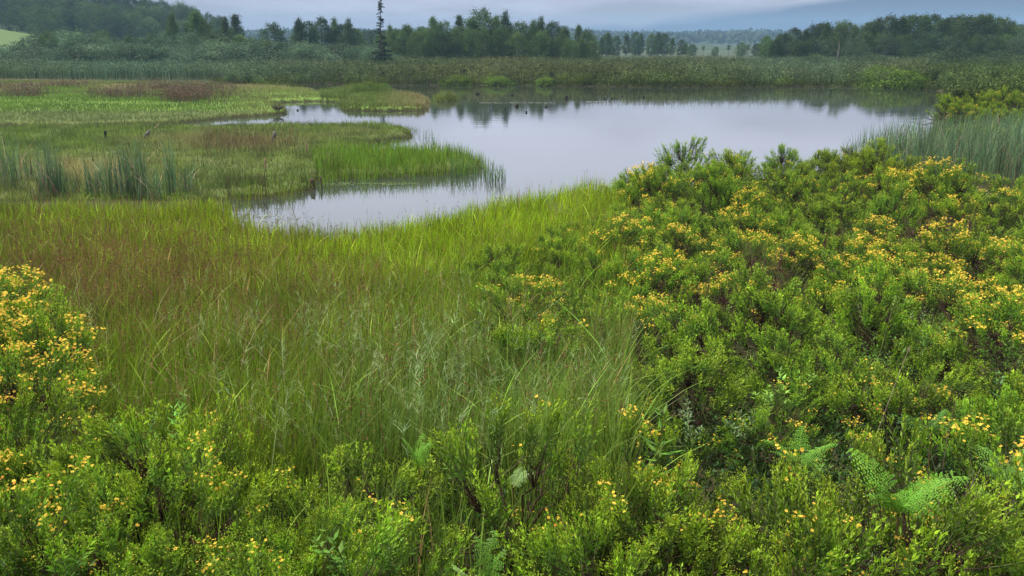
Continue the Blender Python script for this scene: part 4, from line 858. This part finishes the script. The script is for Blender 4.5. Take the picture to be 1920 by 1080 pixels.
ws = [(1480, 700, .8, 4, (.08, .028), LM, 'lime-green broad-leaved plant at the foot of the right thicket'), (1440, 745, .6, 4, (.07, .026), LM, 'low lime-green broad-leaved plant beside tall grass'),
      (1700, 590, 1.0, 6, (.075, .026), DK, 'dark glossy broad-leaved plant beside grey-leaved stems'), (1740, 640, 1.0, 6, (.08, .028), DK, 'dark broad-leaved plant deep in the right thicket'),
      (1650, 660, 1.0, 6, (.07, .024), DK, 'dark leafy plant left of a silvery willow sprig'), (1725, 600, .95, 4, (.055, .016), SV, 'silvery grey-green leafy sprig between dark plants'), (1600, 560, 1.0, 5, (.05, .014), SV, 'silvery-leaved sprig among golden flowers'),
      (1890, 640, .95, 6, (.08, .03), DK, 'dark broad-leaved plant at the right edge'), (1900, 730, .9, 6, (.09, .03), (.09, .2, .05), 'blue-green large-leaved plant at the right edge'), (1560, 480, 1.0, 5, (.09, .03), DK, 'dark-leaved plant standing amid golden blossoms'),
      (1400, 800, .5, 5, (.05, .015), (.16, .24, .1), 'pale narrow-leaved herb in the tall grass edge'), (1300, 790, .5, 5, (.05, .015), (.16, .24, .1), 'small pale herb left of the narrow-leaved one'), (1520, 880, .5, 5, (.06, .02), DK, 'dark low herb beneath the bright fern'),
      (1850, 960, .6, 6, (.05, .018), (.12, .2, .05), 'olive leafy plant at the bottom right corner'), (1650, 1010, .45, 5, (.07, .03), SV, 'grey broad-leaved plant at the bottom right'), (700, 1040, .7, 5, (.06, .02), DK, 'dark leafy plant in a gap at the bottom centre'),
      (1220, 900, .9, 1, (.12, .03), DK, 'single dark stem with drooping long leaves among blossoms'), (320, 790, .75, 5, (.08, .016), (.13, .32, .04), 'tall bright narrow-leaved plant behind the front shrubs'), (270, 815, .7, 5, (.08, .016), (.13, .32, .04), 'bright narrow-leaved plant left of its taller twin'),
      (1090, 860, .5, 3, (.06, .015), SV, 'small grey sprig at the grass edge'), (1350, 590, .9, 5, (.07, .02), DK, 'dark leafy stems in the shaded heart of the thicket')]
for i, (x, y, H, n, lf, c, lab) in enumerate(ws): weed(i, px_surf(x, y, H * .75), H, n, lf, c, lab, 'broad-leaved plants among the shrubs')
def twigs(i, x, y, off, H, n, label, col=(.13, .085, .06), name='dead_twigs', rad=.0035, flat=.0):
    P = px_surf(x, y, off); z = float(ground_z(P[None])[0]); r = np.random.default_rng(1000 + i); A = Acc(); paths = []; rr = []
    for s in range(n):
        a = r.uniform(0, 6.28); ln = H * r.uniform(.6, 1.1); d = np.array([math.cos(a) * r.uniform(.2, .7 + flat), math.sin(a) * r.uniform(.2, .7), 1 - flat * .8]); d /= np.linalg.norm(d); t = np.linspace(0, 1, 5)[:, None]
        p = d * ln * t + np.concatenate([np.zeros((1, 3)), r.normal(0, .03 * H, (4, 3))]); paths.append(p); rr.append(np.linspace(rad, rad * .4, 5))
        for k in range(4):
            j = r.integers(1, 4); d2 = d + r.normal(0, .5, 3); q = p[j] + d2 * ln * .35 * t + np.concatenate([np.zeros((1, 3)), r.normal(0, .015 * H, (4, 3))]); paths.append(q); rr.append(np.linspace(rad * .6, rad * .25, 5))
    V, F = tubes(np.array(paths), np.array(rr), 4); A.add(V, F, jit(col, len(V), .12, r)); o = A.build(name, M_BARK); o.location = (P[0], P[1], z); tag(o, label, 'dead twigs')
twigs(0, 1340, 560, .7, 1.0, 40, 'dark tangle of bare stems in the thicket hollow', (.085, .05, .04))
twigs(1, 1600, 440, .9, 1.1, 26, 'upright bare brown twigs among golden blossoms', (.12, .07, .05))
twigs(2, 120, 800, .75, .9, 34, 'dark bare twigs under the left edge shrub clump', (.075, .045, .035))
twigs(3, 1800, 425, .95, 1.1, 30, 'reddish bare twigs toward the right edge of the thicket', (.13, .07, .05))
twigs(4, 1210, 620, .6, .85, 22, 'dark forked stems under a golden-flowered shrub', (.06, .04, .03))
twigs(5, 1800, 940, .7, .8, 40, 'greyish brown bare twigs near the bottom right corner', (.14, .11, .08))
twigs(6, 1055, 385, .7, .8, 30, 'pale dry twigs where grass meets the thicket', (.22, .16, .12), rad=.005)
def driftbrush():
    r = np.random.default_rng(3)
    P = px_plane(1772, 226); A = Acc(); paths = []; rr = []
    for s in range(26):
        a = r.uniform(0, 6.28); t = np.linspace(0, 1, 5)[:, None]; p0 = np.array([r.uniform(-1, 3.8), r.uniform(-3.0, .8), .0]); d = np.array([math.cos(a), math.sin(a) * .7, r.uniform(.05, .5)]); ln = r.uniform(.8, 2.2)
        paths.append(p0 + d * ln * t + np.concatenate([np.zeros((1, 3)), r.normal(0, .08, (4, 3))])); rr.append(np.linspace(.045, .01, 5))
    V, F = tubes(np.array(paths), np.array(rr), 5); A.add(V, F, jit((.045, .035, .03), len(V), .2, r)); o = A.build('brush_pile', M_BARK); o.location = (P[0], P[1], 0); tag(o, 'tangle of dark dead branches at the water under the right shore shrubs', 'branches')
driftbrush()
twigs(7, 520, 204, .2, .55, 30, 'grey dead brush on the tip of the far left bank', (.09, .075, .07), 'dead_brush', .02, .5)
# long dry stalks and pale stalk in the foreground
def stalk(i, pts_px, label, col, rad=.0035, name='dry_stalk'):
    P0 = px_surf(*pts_px[0], .25); z0 = float(ground_z(P0[None])[0]); d0 = float(np.hypot(*P0)); pts = []
    for k, (x, y) in enumerate(pts_px):
        dx, dy, dz = [float(v) for v in ray(x, y)]; t = (P0[1]) / dy; pts.append([dx * t, dy * t, H_EYE + dz * t])
    pts = np.array(pts); o0 = np.array([pts[0, 0], pts[0, 1], z0]); pts = np.concatenate([[o0], pts]); V, F = tubes((pts - o0)[None], np.linspace(rad, rad * .5, len(pts))[None], 4); A = Acc(); A.add(V, F, col)
    tip = pts[-1] - o0; k = 24; r = np.random.default_rng(i); u = r.uniform(.8, 1, k)[:, None]; B = (pts[-2] - o0) * (1 - u) + tip * u; A.add(*rhombs(B, r.normal(0, 1, (k, 3)) + [0, 0, 1], r.normal(0, 1, (k, 3)), .02, .005, jit(col, k, .15, r)))
    o = A.build(name, M_BARK); o.location = o0; tag(o, label, 'stalk')
stalk(1, [(1636, 835), (1660, 770), (1690, 690), (1705, 652)], 'long pale dry stalk leaning right before the thicket', (.32, .26, .18))
stalk(2, [(1610, 800), (1650, 660), (1680, 555)], 'thin green-yellow stalk leaning right above the thicket', (.24, .3, .1), .0025)
stalk(3, [(860, 1000), (930, 900), (985, 858)], 'straw-coloured stalk leaning over the shrub beside the pale frond', (.3, .26, .14), .003)
stalk(4, [(1222, 960), (1225, 880), (1222, 800)], 'dark upright stem rising from the central flowering shrub', (.05, .035, .03), .003)
stalk(5, [(290, 240), (298, 232), (300, 226)], 'tan dead reed stalk on the bank beyond the cattails', (.4, .3, .18), .02)

# ------------------------------------------------------------------ stumps and snags
def stump(i, x, ybase, hpx, wpx, label, col, lean=(0, 0), name='stump'):
    P = px_plane(x, ybase, .05); d = float(np.hypot(*P)); H = hpx / FPX * d; W = wpx / FPX * d / 2; r = np.random.default_rng(40 + i); k = 6; z = np.linspace(-.1, H, k)
    pth = np.stack([lean[0] * z, lean[1] * z, z], -1) + r.normal(0, W * .08, (k, 3)); V, F = tubes(pth[None], (np.array([1.35, 1.1, 1, .95, .9, .7]) * W)[None], 9); V = V + r.normal(0, W * .07, V.shape)
    V[-9:, 2] += r.uniform(-.25, .6, 9) * W; c = len(V); V = np.concatenate([V, [V[-9:].mean(0) - [0, 0, .2 * W]]]); T = np.array([[c - 9 + q, c - 9 + (q + 1) % 9, c] for q in range(9)])
    A = Acc(); A.add(V, [F, T], jit(col, len(V), .2, r)); o = A.build(name, M_BARK); o.location = (P[0], P[1], max(0, float(ground_z(P[None])[0]))); tag(o, label, 'stump')
stump(0, 511, 276, 19, 8, 'grey weathered leaning post stump on the low bank', (.10, .10, .095), (.35, 0), 'weathered_stump')
stump(1, 272, 268, 14, 7, 'grey slanting stump above the densest cattails', (.09, .09, .085), (.7, 0), 'weathered_stump')
stump(2, 586, 352, 16, 10, 'dark brown rooty stump at the inlet\'s bank', (.07, .045, .035))
stump(3, 604, 350, 22, 3, 'thin dark stake beside the rooty stump', (.07, .055, .045), (-.1, 0), 'stake')
stump(4, 499, 330, 22, 3, 'thin reddish snag on the bank left of the stump', (.2, .13, .1), (0, 0), 'stake')
stump(5, 576, 300, 22, 3, 'slim reddish snag standing just behind the rooty stump', (.22, .14, .11), (0, 0), 'stake')
stump(6, 200, 270, 15, 5, 'short black snag standing in the grass behind the cattails', (.012, .011, .01), (0, 0), 'stake')
stump(7, 726, 268, 7, 9, 'small black snag in the little inlet', (.02, .018, .015), (.3, 0), 'snag'); stump(8, 710, 267, 5, 6, 'tiny black snag left of its neighbour in the inlet', (.02, .018, .015), (-.3, 0), 'snag')
for i, (x, y, h, w, lab) in enumerate([(895, 176, 3, 7, 'dark floating snag left of the tree reflections'), (960, 178, 2, 5, 'tiny dark snag below the far shore'), (969, 199, 6, 7, 'round dark snag by the pale water streak'), (948, 204, 7, 3, 'thin curved snag left of the round one'),
                                       (987, 210, 4, 4, 'small dark snag below the round one'), (1023, 200, 3, 6, 'little snag at the end of the pale streak'), (1061, 184, 4, 8, 'dark flat snag in the middle of the pond'), (1133, 185, 3, 4, 'tiny snag, leftmost of the right-hand three'),
                                       (1147, 185, 4, 3, 'tiny upright snag, middle of the right-hand three'), (1166, 180, 3, 4, 'tiny snag, rightmost of the right-hand three'), (1207, 182, 3, 4, 'tiny lone snag before the reed reflections'), (558, 206, 3, 4, 'small snag off the left bank tip')]):
    stump(20 + i, x, y, h * .6, w, lab, (.02, .018, .016), (.1, 0), 'snag')

# ------------------------------------------------------------------ floating weed
def floating():
    A = Acc(); r = np.random.default_rng(12)
    for (x0, x1, y0, sy, k) in [(900, 1040, 193, .5, 260), (1100, 1140, 191, .4, 60), (600, 780, 345, 2.0, 260), (440, 560, 408, 5, 120), (690, 780, 266, 2, 120), (1480, 1700, 166, .8, 200), (620, 640, 187, 2, 60), (930, 1000, 372, 3, 30), (540, 640, 196, 3, 90)]:
        P = px_plane(r.uniform(x0, x1, k), r.normal(y0, sy, k)); P = P[water_sd(P) < -.02]; k = len(P)
        if not k: continue
        a = r.uniform(0, 6.28, k); D = np.stack([np.cos(a), np.sin(a), 0 * a], -1); S_ = np.stack([-np.sin(a), np.cos(a), 0 * a], -1); d = np.hypot(P[:, 0], P[:, 1]); l_ = r.uniform(.04, .10, k) * np.interp(d, [20, 90], [1, 2.2])
        A.add(*rhombs(np.concatenate([P, r.uniform(.004, .02, (k, 1))], -1), D, S_, l_, l_ * .8, jit((.20, .23, .18) if y0 in (193, 191) else (.12, .17, .05), k, .25, r)))
    tag(A.build('floating_weed', M_GRASS), 'thin film and leaves of pond weed floating on the water', 'pond weed', kind='stuff')
floating()
# ------------------------------------------------------------------ haze
def haze():
    x0, x1, y0, y1, z0, z1 = -3100, 3100, -3100, 3100, -2, 85
    V = np.array([[x0, y0, z0], [x1, y0, z0], [x1, y1, z0], [x0, y1, z0], [x0, y0, z1], [x1, y0, z1], [x1, y1, z1], [x0, y1, z1]], float)
    F = np.array([[0, 3, 2, 1], [4, 5, 6, 7], [0, 1, 5, 4], [1, 2, 6, 5], [2, 3, 7, 6], [3, 0, 4, 7]])
    m, t, o = mat_new('haze_air'); v = t.nodes.new('ShaderNodeVolumePrincipled'); v.inputs['Color'].default_value = (.32, .52, .80, 1); v.inputs['Density'].default_value = .00028; v.inputs['Anisotropy'].default_value = 0.0
    t.links.new(v.outputs[0], o.inputs['Volume']); m.cycles.homogeneous_volume = True
    ob = mesh_obj('haze', V, F, m); tag(ob, 'pale bluish damp air over the marsh', 'haze', kind='stuff')
haze()
